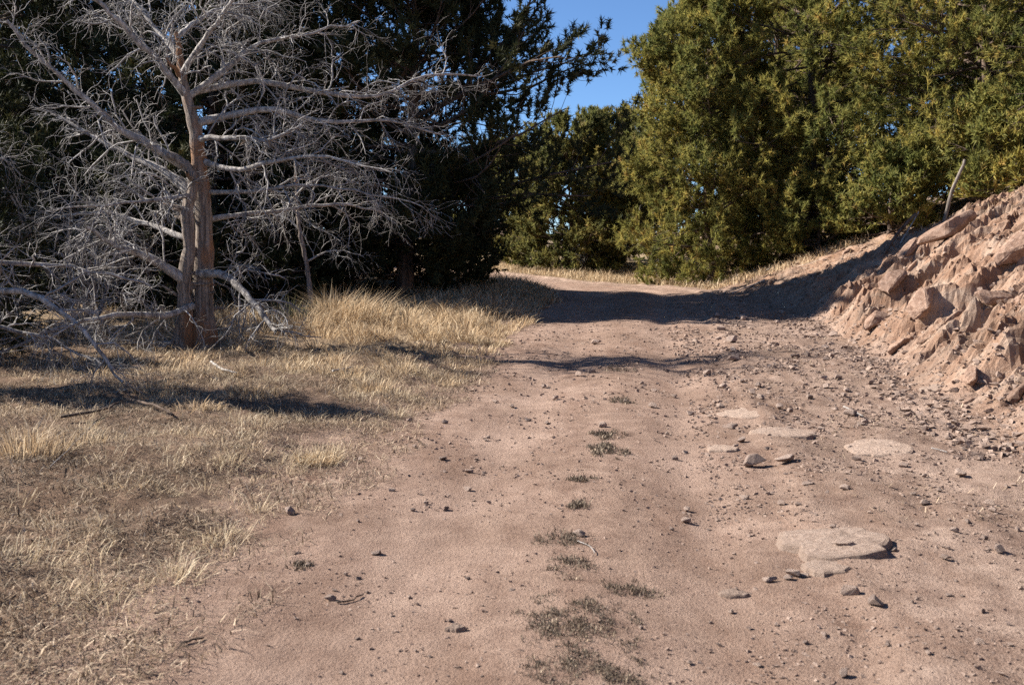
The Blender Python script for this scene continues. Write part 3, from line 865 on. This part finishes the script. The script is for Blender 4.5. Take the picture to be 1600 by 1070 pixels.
def make_tree(name, label, x, y, h, profile, seed, leaf, n_limb=60, sub=8, twig=5, per=10, L=0.10, w=0.011, base=0.06, up=0.25, lean=(0, 0),
              trunk_r=0.16, group=None, reach=None, cat="tree", twig_len=0.34, tuft=2, stems=1):
    rng = np.random.RandomState(seed)
    z0 = float(height(x, y)) - 0.08
    root = thing(name, label, cat, (x, y, z0), group)
    K = 12
    t = np.linspace(0, 1, K)
    trunks = []
    for s in range(stems):
        off = np.zeros(2) if s == 0 else rng.randn(2) * 0.16 * h
        P = np.stack([lean[0] * t ** 1.5 + off[0] * t + 0.05 * h * 0.3 * np.cumsum(rng.randn(K)) / 3, lean[1] * t ** 1.5 + off[1] * t + 0.05 * h * 0.3 * np.cumsum(rng.randn(K)) / 3, t * h * (1 if s == 0 else 0.7 + 0.25 * rng.rand())], 1)
        P[:, :2] -= P[0, :2]
        trunks.append(P)
    TP = np.array(trunks)
    TR = np.tile((trunk_r / math.sqrt(stems)) * (1 - 0.93 * t)[None, :], (stems, 1)); TR[:, 0] *= 1.35
    V, Q = tubes(TP, TR, 9)
    add_object("trunk", new_mesh("trunk", V, Q, None, None, True), M_BARK, root)
    # limbs whose reach follows the crown profile (height fraction -> radius)
    hz = base + (0.985 - base) * (np.arange(n_limb) + rng.rand(n_limb)) / n_limb
    az = np.arange(n_limb) * 2.39996 + 0.5 * rng.randn(n_limb)
    pz, pr = zip(*profile)
    rad = np.interp(hz, pz, pr) * (0.72 + 0.42 * rng.rand(n_limb))
    if reach is not None: rad = rad * np.array([reach(a, q) for a, q in zip(az, hz)])
    si = np.arange(n_limb) % stems
    f = hz * (K - 1); k = np.minimum(f.astype(int), K - 2); wv = (f - k)[:, None]
    b0 = TP[si, k] * (1 - wv) + TP[si, k + 1] * wv
    KL = 7
    elev = np.clip(-0.15 + 0.9 * hz ** 1.5 + 0.2 * rng.randn(n_limb), -0.45, 1.15)
    d = np.stack([np.cos(az) * np.cos(elev), np.sin(az) * np.cos(elev), np.sin(elev)], 1)
    LP = np.empty((n_limb, KL, 3)); LP[:, 0] = b0
    st = (rad / (KL - 1))[:, None]
    for q in range(1, KL):
        LP[:, q] = LP[:, q - 1] + d * st
        d = unit(d + np.array([0, 0, up / KL * 1.6]) + 0.13 * rng.randn(n_limb, 3))
    LR = (0.012 + 0.010 * rad)[:, None] * np.linspace(1, 0.25, KL)[None, :]
    S, SR, _ = grow(rng, LP, LR, sub, 0.22, 1.0, lambda tt, par: np.clip(0.5 * rad[par] * (1.15 - tt * 0.75), 0.22, 1.3), 0.85, up * 0.6, 0.5, 4, 0.18, 0.6)
    Tw, TwR, _ = grow(rng, S, SR, twig, 0.25, 1.0, twig_len, 0.75, up, 0.7, 4, 0.16, 0.6)
    Vb, Qb = join([tubes(LP, LR, 5), tubes(S, SR, 3)])
    add_object("branches", new_mesh("branches", Vb, Qb, None, None, True), M_BARK, root)
    # needle brushes along the outer part of every twig and branch end
    def brush(lines, n, t0):
        M, KK, _ = lines.shape
        tt = t0 + (1 - t0) * (np.arange(n) + 0.5) / n
        tt = np.tile(tt, M) + 0.08 * rng.randn(M * n); tt = np.clip(tt, 0, 0.999)
        pi = np.repeat(np.arange(M), n)
        ff = tt * (KK - 1); kk = ff.astype(int); ww = (ff - kk)[:, None]
        return lines[pi, kk] * (1 - ww) + lines[pi, kk + 1] * ww, unit(lines[pi, kk + 1] - lines[pi, kk])
    p1, t1 = brush(Tw, tuft, 0.3); p2, t2 = brush(S, 2, 0.4)
    V, T, tone = needles(rng, np.concatenate([p1, p2]), np.concatenate([t1, t2]), per, L, w)
    V[:, 2] = np.maximum(V[:, 2], 0.1)
    crown = add_object("crown", new_mesh("crown", V, None, T, {"tone": tone}), leaf, root)
    return root

CONE = [(0, 0.9), (0.1, 1.0), (0.3, 0.95), (0.55, 0.78), (0.8, 0.45), (1, 0.08)]
def plant_copy(src, label, x, y, scale, rot):
    c = copy_tree(src)
    c.location = (x, y, float(height(x, y)) - 0.06); c.rotation_euler = (0, 0, rot); c.scale = (scale[0], scale[0], scale[1])
    c["label"] = label
    return c
def prof(r, p=CONE): return [(a, b * r) for a, b in p]
ROUND = [(0, 0.7), (0.15, 0.95), (0.45, 1.0), (0.7, 0.85), (0.88, 0.5), (1, 0.15)]

# left side, seen from their shaded side
def reach_main(a, t):
    right = max(0.0, math.cos(a))
    return 1 + right * np.interp(t, [0, 0.15, 0.26, 0.35, 0.44, 0.54, 0.66, 1], [-0.25, -0.1, 0.55, 1.05, 0.8, 0.1, -0.45, -0.5])
PINE = dict(per=13, L=0.185, w=0.020, sub=10, twig=5)
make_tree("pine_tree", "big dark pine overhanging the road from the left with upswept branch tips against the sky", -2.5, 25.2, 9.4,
          [(0, 1.7), (0.12, 2.3), (0.3, 2.6), (0.55, 2.8), (0.75, 2.2), (0.9, 1.4), (1, 0.4)], 101, M_SHADEPINE, 124, base=0.03, up=0.36, lean=(0.4, 0), trunk_r=0.2, reach=reach_main, per=23, L=0.15, w=0.0145, sub=10, twig=5)
left_pine = make_tree("pine_tree", "dense dark pine directly behind the dead tree on the left", -6.9, 24.8, 9.4, prof(3.1, ROUND), 102, M_SHADEPINE, 84, base=0.04, lean=(0.3, 0), trunk_r=0.19, **PINE)
make_tree("pine_tree", "dark pine at the upper left corner with blue sky showing through its branches", -12.2, 24.6, 9.6, prof(3.1, ROUND), 103, M_SHADEPINE, 60, base=0.06, trunk_r=0.18, **PINE)
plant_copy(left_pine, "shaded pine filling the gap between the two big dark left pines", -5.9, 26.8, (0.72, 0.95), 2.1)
plant_copy(left_pine, "dark pine far left behind the trees at the picture's edge", -11.5, 30.5, (1.03, 0.98), 4.0)
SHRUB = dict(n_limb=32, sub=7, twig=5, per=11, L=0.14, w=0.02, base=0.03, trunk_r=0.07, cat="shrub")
dark_shrub = make_tree("juniper_shrub", "low dark shrub in deep shade at the foot of the big overhanging pine", -1.7, 26.6, 2.6, prof(1.7, ROUND), 106, M_SHADEPINE, **SHRUB)
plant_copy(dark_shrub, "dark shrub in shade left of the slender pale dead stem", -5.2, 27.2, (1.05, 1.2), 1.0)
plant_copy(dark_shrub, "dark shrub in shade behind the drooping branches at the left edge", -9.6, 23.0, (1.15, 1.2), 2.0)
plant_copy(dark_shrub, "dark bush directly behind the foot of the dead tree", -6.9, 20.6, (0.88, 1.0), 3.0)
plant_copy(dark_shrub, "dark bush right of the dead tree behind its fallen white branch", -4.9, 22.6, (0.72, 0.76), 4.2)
make_tree("pine_tree", "small pine cut off by the left edge of the picture beside the dead tree", -10.3, 18.8, 4.3, prof(2.2, ROUND), 114, M_SHADEPINE, 50, base=0.03, per=12, L=0.12, w=0.014, sub=9, twig=5)
make_tree("juniper_shrub", "dark bush cut off by the left edge behind the low bare branches", -8.5, 16.4, 2.9, prof(1.6, ROUND), 115, M_SHADEPINE, n_limb=40, sub=8, twig=5, per=11, L=0.10, w=0.012, base=0.03, trunk_r=0.07, cat="shrub")

make_tree("juniper_tree", "slim dark juniper at the very left edge whose shadow streaks over the verge", -6.0, 10.9, 3.1, prof(0.38, ROUND), 116, M_SHADEPINE, 24, base=0.05, per=11, L=0.09, w=0.009, sub=8, twig=5, trunk_r=0.08)

plant_copy(dark_shrub, "low dark bush at the left edge beside the low bare branches", -7.0, 13.4, (0.6, 0.6), 5.0)

# beyond the bend
JUN = dict(per=17, L=0.16, w=0.022, sub=9, twig=5, up=0.35, twig_len=0.3)
make_tree("juniper_tree", "rounded olive juniper in the centre where the road bends away", 2.0, 38.0, 4.9, prof(2.5, ROUND), 111, M_JUNIPER, 70, base=0.04, lean=(0.2, 0), trunk_r=0.14, stems=3, **JUN)
make_tree("juniper_tree", "taller bushy juniper whose dark top shows behind the rounded central one", 4.3, 43.0, 5.4, prof(2.4, ROUND), 112, M_JUNIPER, 60, base=0.08, lean=(-0.3, 0), trunk_r=0.14, stems=2, **JUN)
make_tree("juniper_tree", "greyish sparse juniper left of the rounded central one", -0.3, 42.0, 4.4, prof(1.8, ROUND), 113, M_JUNIPER, 50, base=0.04, trunk_r=0.1, stems=2, **JUN)

# right side in full sun
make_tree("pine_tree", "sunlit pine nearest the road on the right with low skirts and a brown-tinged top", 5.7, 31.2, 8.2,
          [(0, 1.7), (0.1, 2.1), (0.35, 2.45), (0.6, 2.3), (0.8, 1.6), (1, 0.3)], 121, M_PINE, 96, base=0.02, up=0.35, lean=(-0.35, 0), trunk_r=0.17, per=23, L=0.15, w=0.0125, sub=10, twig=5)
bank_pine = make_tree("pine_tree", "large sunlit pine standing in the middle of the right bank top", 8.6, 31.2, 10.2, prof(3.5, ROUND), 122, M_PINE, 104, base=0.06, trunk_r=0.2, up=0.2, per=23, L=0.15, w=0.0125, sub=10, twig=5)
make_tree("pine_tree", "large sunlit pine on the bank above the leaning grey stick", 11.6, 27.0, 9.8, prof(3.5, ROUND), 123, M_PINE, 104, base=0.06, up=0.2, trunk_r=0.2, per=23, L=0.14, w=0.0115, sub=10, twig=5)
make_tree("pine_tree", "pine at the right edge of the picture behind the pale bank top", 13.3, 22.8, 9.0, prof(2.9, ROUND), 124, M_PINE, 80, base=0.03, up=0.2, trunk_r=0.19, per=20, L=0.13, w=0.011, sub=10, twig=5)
plant_copy(bank_pine, "sunlit pine showing between the roadside pine and the large bank pine", 8.6, 36.5, (0.9, 1.03), 2.4)
plant_copy(bank_pine, "pine filling the upper right behind the two large bank pines", 14.0, 33.0, (1.0, 1.07), 4.1)
green_bush = make_tree("juniper_shrub", "low green bush hugging the bank top left of the leaning grey stick", 9.4, 27.2, 1.7, prof(1.4, ROUND), 127, M_PINE, **SHRUB)
plant_copy(green_bush, "low green bush on the bank at the foot of the middle right pine", 8.2, 29.2, (0.9, 0.95), 1.2)
plant_copy(green_bush, "shaded green bush behind the top of the leaning grey stick", 11.3, 24.6, (1.08, 1.12), 3.0)

# a few more trees close the view behind; copies share their meshes
far_src = make_tree("pine_tree", "plain pine in the wood behind the trees, hardly visible between them", -18.0, 36.0, 10.5, prof(3.3), 131, M_SHADEPINE, 54, 8, 4, 9, 0.19, 0.034, 0.03, 0.3, (0, 0), 0.18, "pines in the wood behind")
rf = np.random.RandomState(3)
for (x, y) in [(-15.5, 44), (-11, 52), (-22, 42), (-18, 29), (-24, 50), (-6, 58), (-16, 58), (7.5, 52), (12, 46), (17, 38), (20, 46), (16, 27.5), (17.5, 21), (14, 54)]:
    c = copy_tree(far_src)
    c.location = (x, y, float(height(x, y)) - 0.05); c.rotation_euler = (0, 0, rf.rand() * 6.28)
    sc = 0.85 + 0.25 * rf.rand(); c.scale = (sc, sc, sc)

# ------------------------------------------------------------------ dead trees
def smooth_line(pts, n=14):
    pts = np.asarray(pts, float)
    t = np.linspace(0, 1, len(pts)); s = np.linspace(0, 1, n)
    out = np.empty((n, pts.shape[1]))
    for i, q in enumerate(s):
        f = min(q * (len(pts) - 1), len(pts) - 1 - 1e-6); k = int(f); w = f - k
        p0, p1, p2, p3 = pts[max(k - 1, 0)], pts[k], pts[k + 1], pts[min(k + 2, len(pts) - 1)]
        out[i] = 0.5 * (2 * p1 + (p2 - p0) * w + (2 * p0 - 5 * p1 + 4 * p2 - p3) * w ** 2 + (3 * p1 - p0 - 3 * p2 + p3) * w ** 3)
    return out

def knots(rng, P, amt):
    return P + amt * rng.randn(*P.shape) * np.linspace(0.2, 1, len(P))[:, None]

def dead_tree(label, base, trunks, limbs, seed, n_sec=12, n_tw=6, sec_len=0.75, droop=-0.55, group=None, stubs=0):
    """trunks and limbs: lists of (world points, start radius, end radius)."""
    rng = np.random.RandomState(seed)
    root = thing("dead_tree", label, "tree", base, group)
    for (pts, r0, r1) in trunks:
        P = knots(rng, smooth_line(pts, 44), 0.006) - base
        R = np.linspace(r0, r1, len(P)) * (1 + 0.05 * rng.randn(len(P)))
        R[:6] *= np.linspace(1.7, 1.0, 6)
        V, Q = tubes(P[None], R[None], 20)
        # deep twisted flutes of weathered juniper wood
        kk = np.arange(len(V)) // 20; th = (np.arange(len(V)) % 20) * 2 * np.pi / 20
        tw = th + kk * 0.09
        fl = 1 + 0.20 * fbm(np.cos(tw) * 1.7 + 3, np.sin(tw) * 1.7 + kk * 0.05, 3, 77)
        V = P[kk] + (V - P[kk]) * fl[:, None]
        add_object("trunk", new_mesh("trunk", V, Q, None, None, True), M_DEADBARK, root)
    for k in range(stubs):
        pts, r0, r1 = trunks[k % len(trunks)]
        P = smooth_line(pts, 30)[3 + int(rng.rand() * 22)] - base
        a = rng.rand() * 6.28; ln = 0.14 + 0.22 * rng.rand()
        d = unit(np.array([math.cos(a), math.sin(a), -0.2 + 0.9 * rng.rand()]))
        line = np.array([P + d * ln * q + 0.012 * rng.randn(3) for q in np.linspace(0, 1.3, 5)])
        V, Q = tubes(line[None], (np.array([0.05, 0.038, 0.03, 0.026, 0.012]) * (0.6 + 0.6 * rng.rand()))[None], 7)
        add_object("stub", new_mesh("stub", V, Q, None, None, True), M_DEADBARK, root)
    lines, rads = [], []
    for (pts, r0, r1) in limbs:
        P = knots(rng, smooth_line(pts, 16), 0.015) - base
        R = 1.2 * np.linspace(r0, r1, len(P)) * (1 + 0.08 * rng.randn(len(P)))
        V, Q = tubes(P[None], R[None], 7)
        o = add_object("limb", new_mesh("limb", V, Q, None, None, True), M_SILVER, root)
        lines.append(P); rads.append(R)
    LP, LR = np.array(lines), np.array(rads)
    S, SR, _ = grow(rng, LP, LR, n_sec, 0.12, 1.0, lambda t, p: sec_len * (1.15 - 0.5 * t), 0.95, 0.12, droop, 7, 0.26, 0.55, 0.25)
    SR = np.clip(SR, 0.003, 0.012)
    T, TR, _ = grow(rng, S, SR, n_tw, 0.15, 1.0, 0.34, 0.85, 0.0, droop * 0.8, 5, 0.26, 0.6, 0.4)
    TR = np.clip(TR, 0.0018, 0.005)
    T2, TR2, _ = grow(rng, T, TR, 2, 0.2, 1.0, 0.14, 0.8, 0.0, droop * 0.5, 3, 0.2, 0.7, 0.5)
    TR2 = np.clip(TR2, 0.0014, 0.003)
    V, Q = join([tubes(S, SR, 4), tubes(T, TR, 3), tubes(T2, TR2, 3)])
    tag(add_object("twigs", new_mesh("twigs", V, Q, None, None, True), M_TWIG, root), kind="stuff")
    return root

D0 = 15.5
def L(pts, d0, d1, r0, r1):
    n = len(pts)
    return ([at(px, py, d0 + (d1 - d0) * i / (n - 1)) for i, (px, py) in enumerate(pts)], r0, r1)

base = at(300, 540, D0); base[2] = float(height(base[0], base[1]))
dead_tree("grey leafless dead tree with twisted trunks and drooping twigs on the left verge", base,
    [L([(316, 552), (316, 480), (318, 400), (317, 320), (312, 260), (305, 200), (292, 150), (283, 105), (279, 75), (276, 50)], D0, D0, 0.17, 0.022),
     L([(284, 550), (289, 490), (287, 440), (296, 385), (293, 330), (302, 290), (290, 258), (262, 240)], D0 - 0.15, D0 - 0.3, 0.12, 0.05)],
    [L([(292, 440), (245, 410), (205, 392), (170, 378), (135, 350)], D0 - 0.2, D0 - 1.2, 0.065, 0.018),
     L([(310, 428), (350, 430), (380, 455), (405, 485), (432, 516)], D0 - 0.1, D0 - 0.9, 0.06, 0.026),
     L([(300, 478), (260, 492), (190, 492), (100, 510), (-20, 560)], D0 - 0.2, D0 - 2.2, 0.05, 0.012),
     L([(310, 330), (285, 290), (250, 265), (210, 245), (150, 215), (80, 175)], D0, D0 + 0.8, 0.07, 0.015),
     L([(305, 270), (240, 230), (185, 200), (140, 160), (60, 90), (10, 30)], D0, D0 - 1.3, 0.06, 0.015),
     L([(316, 345), (380, 335), (450, 328), (530, 320), (600, 332)], D0, D0 + 0.9, 0.04, 0.008),
     L([(308, 218), (350, 215), (420, 218), (470, 196)], D0, D0 - 0.8, 0.04, 0.01),
     L([(310, 192), (360, 180), (430, 170), (480, 185), (560, 190), (620, 190), (690, 212)], D0, D0 + 0.6, 0.05, 0.008),
     L([(295, 150), (350, 110), (400, 70), (470, 55), (560, 35)], D0, D0 + 0.5, 0.045, 0.01),
     L([(290, 150), (250, 100), (200, 50), (140, -10)], D0, D0 - 0.9, 0.05, 0.02),
     L([(282, 120), (320, 60), (350, 20), (385, -40)], D0, D0 - 0.6, 0.04, 0.014),
     L([(315, 252), (370, 265), (440, 250), (520, 245), (610, 272)], D0, D0 - 1.0, 0.04, 0.007),
     L([(300, 145), (400, 128), (510, 145), (590, 150), (665, 118), (745, 120)], D0 + 0.1, D0 + 1.4, 0.045, 0.008),
     L([(290, 372), (230, 350), (150, 332), (50, 352)], D0 - 0.2, D0 + 0.9, 0.045, 0.009),
     L([(300, 305), (260, 310), (180, 320), (80, 328)], D0 - 0.2, D0 - 1.5, 0.035, 0.007),
     L([(300, 520), (240, 545), (150, 552), (40, 562)], D0 - 0.1, D0 - 0.9, 0.035, 0.008),
     L([(318, 300), (390, 300), (470, 290), (560, 300), (660, 322)], D0, D0 - 0.5, 0.03, 0.006),
     L([(280, 90), (240, 40), (190, -20)], D0, D0 + 0.8, 0.035, 0.015),
     L([(276, 60), (330, 20), (420, -10)], D0, D0 + 0.9, 0.035, 0.012)],
    201, 18, 9, 0.85, -0.65, None, 14)

# second dead tree, its foot just outside the picture, branches and shadow reaching in
b2 = np.array([-6.6, 10.9, 0.0]); b2[2] = float(height(b2[0], b2[1]))
dead_tree("bare dead branches reaching in low at the left edge of the picture", b2,
    [([b2 + (0, 0, -0.1), b2 + (0.15, 0, 1.2), b2 + (0.05, 0.1, 2.6), b2 + (0.2, 0, 3.9)], 0.13, 0.03)],
    [([b2 + (0.1, 0, 0.9), b2 + (0.9, -0.1, 1.0), b2 + (1.9, -0.25, 0.95), b2 + (2.5, -0.4, 0.55), b2 + (2.85, -0.5, 0.12)], 0.04, 0.01),
     ([b2 + (0.1, 0, 1.15), b2 + (0.9, 0.5, 1.25), b2 + (1.8, 1.0, 1.2), b2 + (2.6, 1.2, 1.0)], 0.035, 0.008),
     ([b2 + (0.1, 0, 0.5), b2 + (0.8, 0.3, 0.6), b2 + (1.6, 0.5, 0.5), b2 + (2.3, 0.5, 0.2)], 0.03, 0.008),
     ([b2 + (0.1, 0, 1.8), b2 + (0.9, 0.1, 2.2), b2 + (1.4, 0.3, 2.3)], 0.03, 0.008)],
    202, 14, 7, 0.6, -0.5)

# slender dead stem behind the grass
p = on_ground(492, 440); p = np.array([-3.95, 21.0, 0]); p[2] = float(height(p[0], p[1]))
dead_tree("slender pale dead stem standing in front of the dark pines behind the grass", p,
    [([p + (0.1, 0, -0.1), p + (0.0, 0, 0.9), p + (-0.15, 0, 1.8), p + (-0.2, 0, 3.0)], 0.06, 0.02)],
    [([p + (0, 0, 1.0), p + (0.5, 0, 1.2), p + (1.1, 0, 1.1)], 0.02, 0.006),
     ([p + (-0.1, 0, 1.6), p + (-0.6, 0.2, 1.9), p + (-1.2, 0.2, 1.8)], 0.02, 0.006),
     ([p + (-0.2, 0, 2.3), p + (0.4, -0.2, 2.6), p + (1.0, -0.3, 2.5)], 0.02, 0.006)],
    203, 8, 5, 0.6, -0.4)

# grey dead shrubs where the road bends
for k, (x, y, h, lab) in enumerate([(3.9, 39.5, 2.3, "grey leafless shrub under the junipers at the bend of the road"), (5.0, 38.5, 1.5, "smaller grey leafless shrub right of the central junipers"), (2.4, 37.6, 0.8, "low grey brush at the foot of the rounded juniper")]):
    p = np.array([x, y, float(height(x, y))])
    rg = np.random.RandomState(300 + k)
    lim = []
    for q in range(7):
        a = rg.rand() * 6.28; s = 0.25 * h
        lim.append(([p + (0.02 * math.cos(a), 0.02 * math.sin(a), 0), p + (s * math.cos(a), s * math.sin(a), 0.45 * h), p + (1.5 * s * math.cos(a + .3), 1.5 * s * math.sin(a + .3), h * (0.8 + 0.3 * rg.rand()))], 0.025, 0.006))
    dead_tree(lab, p, [([p + (0, 0, -0.05), p + (0.02, 0, 0.3 * h), p + (0.05, 0, 0.6 * h)], 0.04, 0.015)], lim, 310 + k, 6, 4, 0.4 * h, 0.2)

for k, (x, y, h, lab) in enumerate([(-6.6, 16.9, 2.4, "grey twiggy dead shrub left of the dead tree's trunk")]):
    p = np.array([x, y, float(height(x, y))])
    rg = np.random.RandomState(330 + k)
    lim = []
    for q in range(8):
        a = rg.rand() * 6.28; s = 0.28 * h
        lim.append(([p + (0.02 * math.cos(a), 0.02 * math.sin(a), 0), p + (s * math.cos(a), s * math.sin(a), 0.5 * h), p + (1.9 * s * math.cos(a + .3), 1.9 * s * math.sin(a + .3), h * (0.7 + 0.35 * rg.rand()))], 0.03, 0.007))
    dead_tree(lab, p, [([p + (0, 0, -0.05), p + (0.02, 0, 0.25 * h), p + (0.05, 0, 0.5 * h)], 0.05, 0.02)], lim, 340 + k, 8, 6, 0.35 * h, -0.3)

# ------------------------------------------------------------------ sticks and logs
def stick(name, label, pts, r0, r1, mat, cat="stick", kn=0.01, seed=0):
    rng = np.random.RandomState(seed)
    P = knots(rng, smooth_line(pts, 10), kn)
    o0 = P[0].copy()
    V, Q = tubes((P - o0)[None], np.linspace(r0, r1, 10)[None], 7)
    nv = len(V)
    caps = [list(range(7))[::-1], list(range(nv - 7, nv))]
    tr = [[c[0], c[i], c[i + 1]] for c in caps for i in range(1, 6)]
    o = add_object(name, new_mesh(name, V, Q, np.array(tr), None, True), mat, None, o0)
    return tag(o, label, cat)

def ground_pts(pix, lift=0.02):
    out = []
    for (px, py) in pix:
        p = on_ground(px, py); p[2] += lift; out.append(p)
    return out

g = on_ground(1474, 348)
stick("broken_branch", "thick grey broken stem leaning right on the top of the bank", [g - (0, 0, 0.1), at(1484, 310, g[1]), at(1496, 278, g[1]), at(1508, 250, g[1])], 0.045, 0.032, M_BARK2, "stick", 0.012, 1)
g = on_ground(1438, 352)
stick("broken_branch", "thin brown stick slanting up beside the thick leaning stem", [g - (0, 0, 0.05), at(1460, 322, g[1] - 0.2), at(1500, 275, g[1] - 0.3)], 0.022, 0.012, M_BARK, "stick", 0.006, 2)
g = on_ground(1380, 396)
stick("broken_branch", "dark charred stick slanting up from the bank top", [g - (0, 0, 0.05), at(1405, 362, g[1]), at(1432, 334, g[1])], 0.04, 0.03, M_BARK, "stick", 0.006, 3)
g = on_ground(1405, 380)
stick("broken_branch", "short pale stick next to the dark charred one", [g - (0, 0, 0.05), at(1420, 358, g[1]), at(1436, 330, g[1])], 0.02, 0.012, M_SILVER, "stick", 0.005, 4)
stick("fallen_log", "long grey pole lying down the bank slope under the pines", ground_pts([(1275, 372), (1225, 402), (1170, 428), (1112, 448)], 0.05), 0.07, 0.04, M_SILVER, "log", 0.01, 5)
stick("fallen_log", "thinner grey pole lying just above the long one on the bank", ground_pts([(1268, 385), (1235, 405), (1195, 428)], 0.05), 0.04, 0.02, M_SILVER, "log", 0.01, 6)
stick("fallen_stick", "short thin stick on the reddish slope below the fallen poles", ground_pts([(1195, 440), (1175, 448), (1145, 460)], 0.03), 0.02, 0.012, M_SILVER, "stick", 0.006, 7)
stick("fallen_stick", "bleached twig lying over a dark stone on the right shoulder", ground_pts([(1318, 640), (1332, 647), (1348, 655)], 0.03), 0.008, 0.005, M_SILVER, "stick", 0.002, 8)
stick("fallen_stick", "white straight twig among the stones near the foot of the bank", ground_pts([(1455, 703), (1468, 706), (1480, 709)], 0.015), 0.005, 0.004, M_SILVER, "stick", 0.001, 9)
stick("fallen_stick", "thin crooked stick casting a dark line on the near left of the road", ground_pts([(526, 943), (545, 942), (565, 932)], 0.008), 0.005, 0.003, M_BARK, "stick", 0.002, 10)
stick("fallen_stick", "long pale straw stem bent over the verge grass on the left", ground_pts([(80, 745), (110, 715), (150, 672)], 0.07), 0.004, 0.002, M_SILVER, "stick", 0.002, 11)
stick("fallen_stick", "thin pale stem lying among the weeds in the middle of the road", ground_pts([(903, 848), (922, 858), (930, 868)], 0.012), 0.003, 0.002, M_SILVER, "stick", 0.001, 12)
stick("fallen_stick", "dark stick on the dirt at the lower left of the road", ground_pts([(282, 1010), (300, 1004), (318, 999)], 0.01), 0.006, 0.004, M_BARK, "stick", 0.002, 13)
for k, (a, b_, c_, lab) in enumerate([((200, 632), (235, 640), (270, 655), "dark fallen branch lying on the shaded left verge"), ((95, 660), (150, 652), (185, 638), "fallen branch crossing the shade near the left edge"), ((330, 572), (350, 585), (372, 590), "short pale stick on the grass before the dead tree"), ((520, 586), (536, 584), (552, 580), "white chip of wood in the dark hollow on the verge")]):
    stick("fallen_stick", lab, ground_pts([a, b_, c_], 0.05), 0.015, 0.008, M_SILVER if k > 1 else M_BARK, "stick", 0.006, 20 + k)
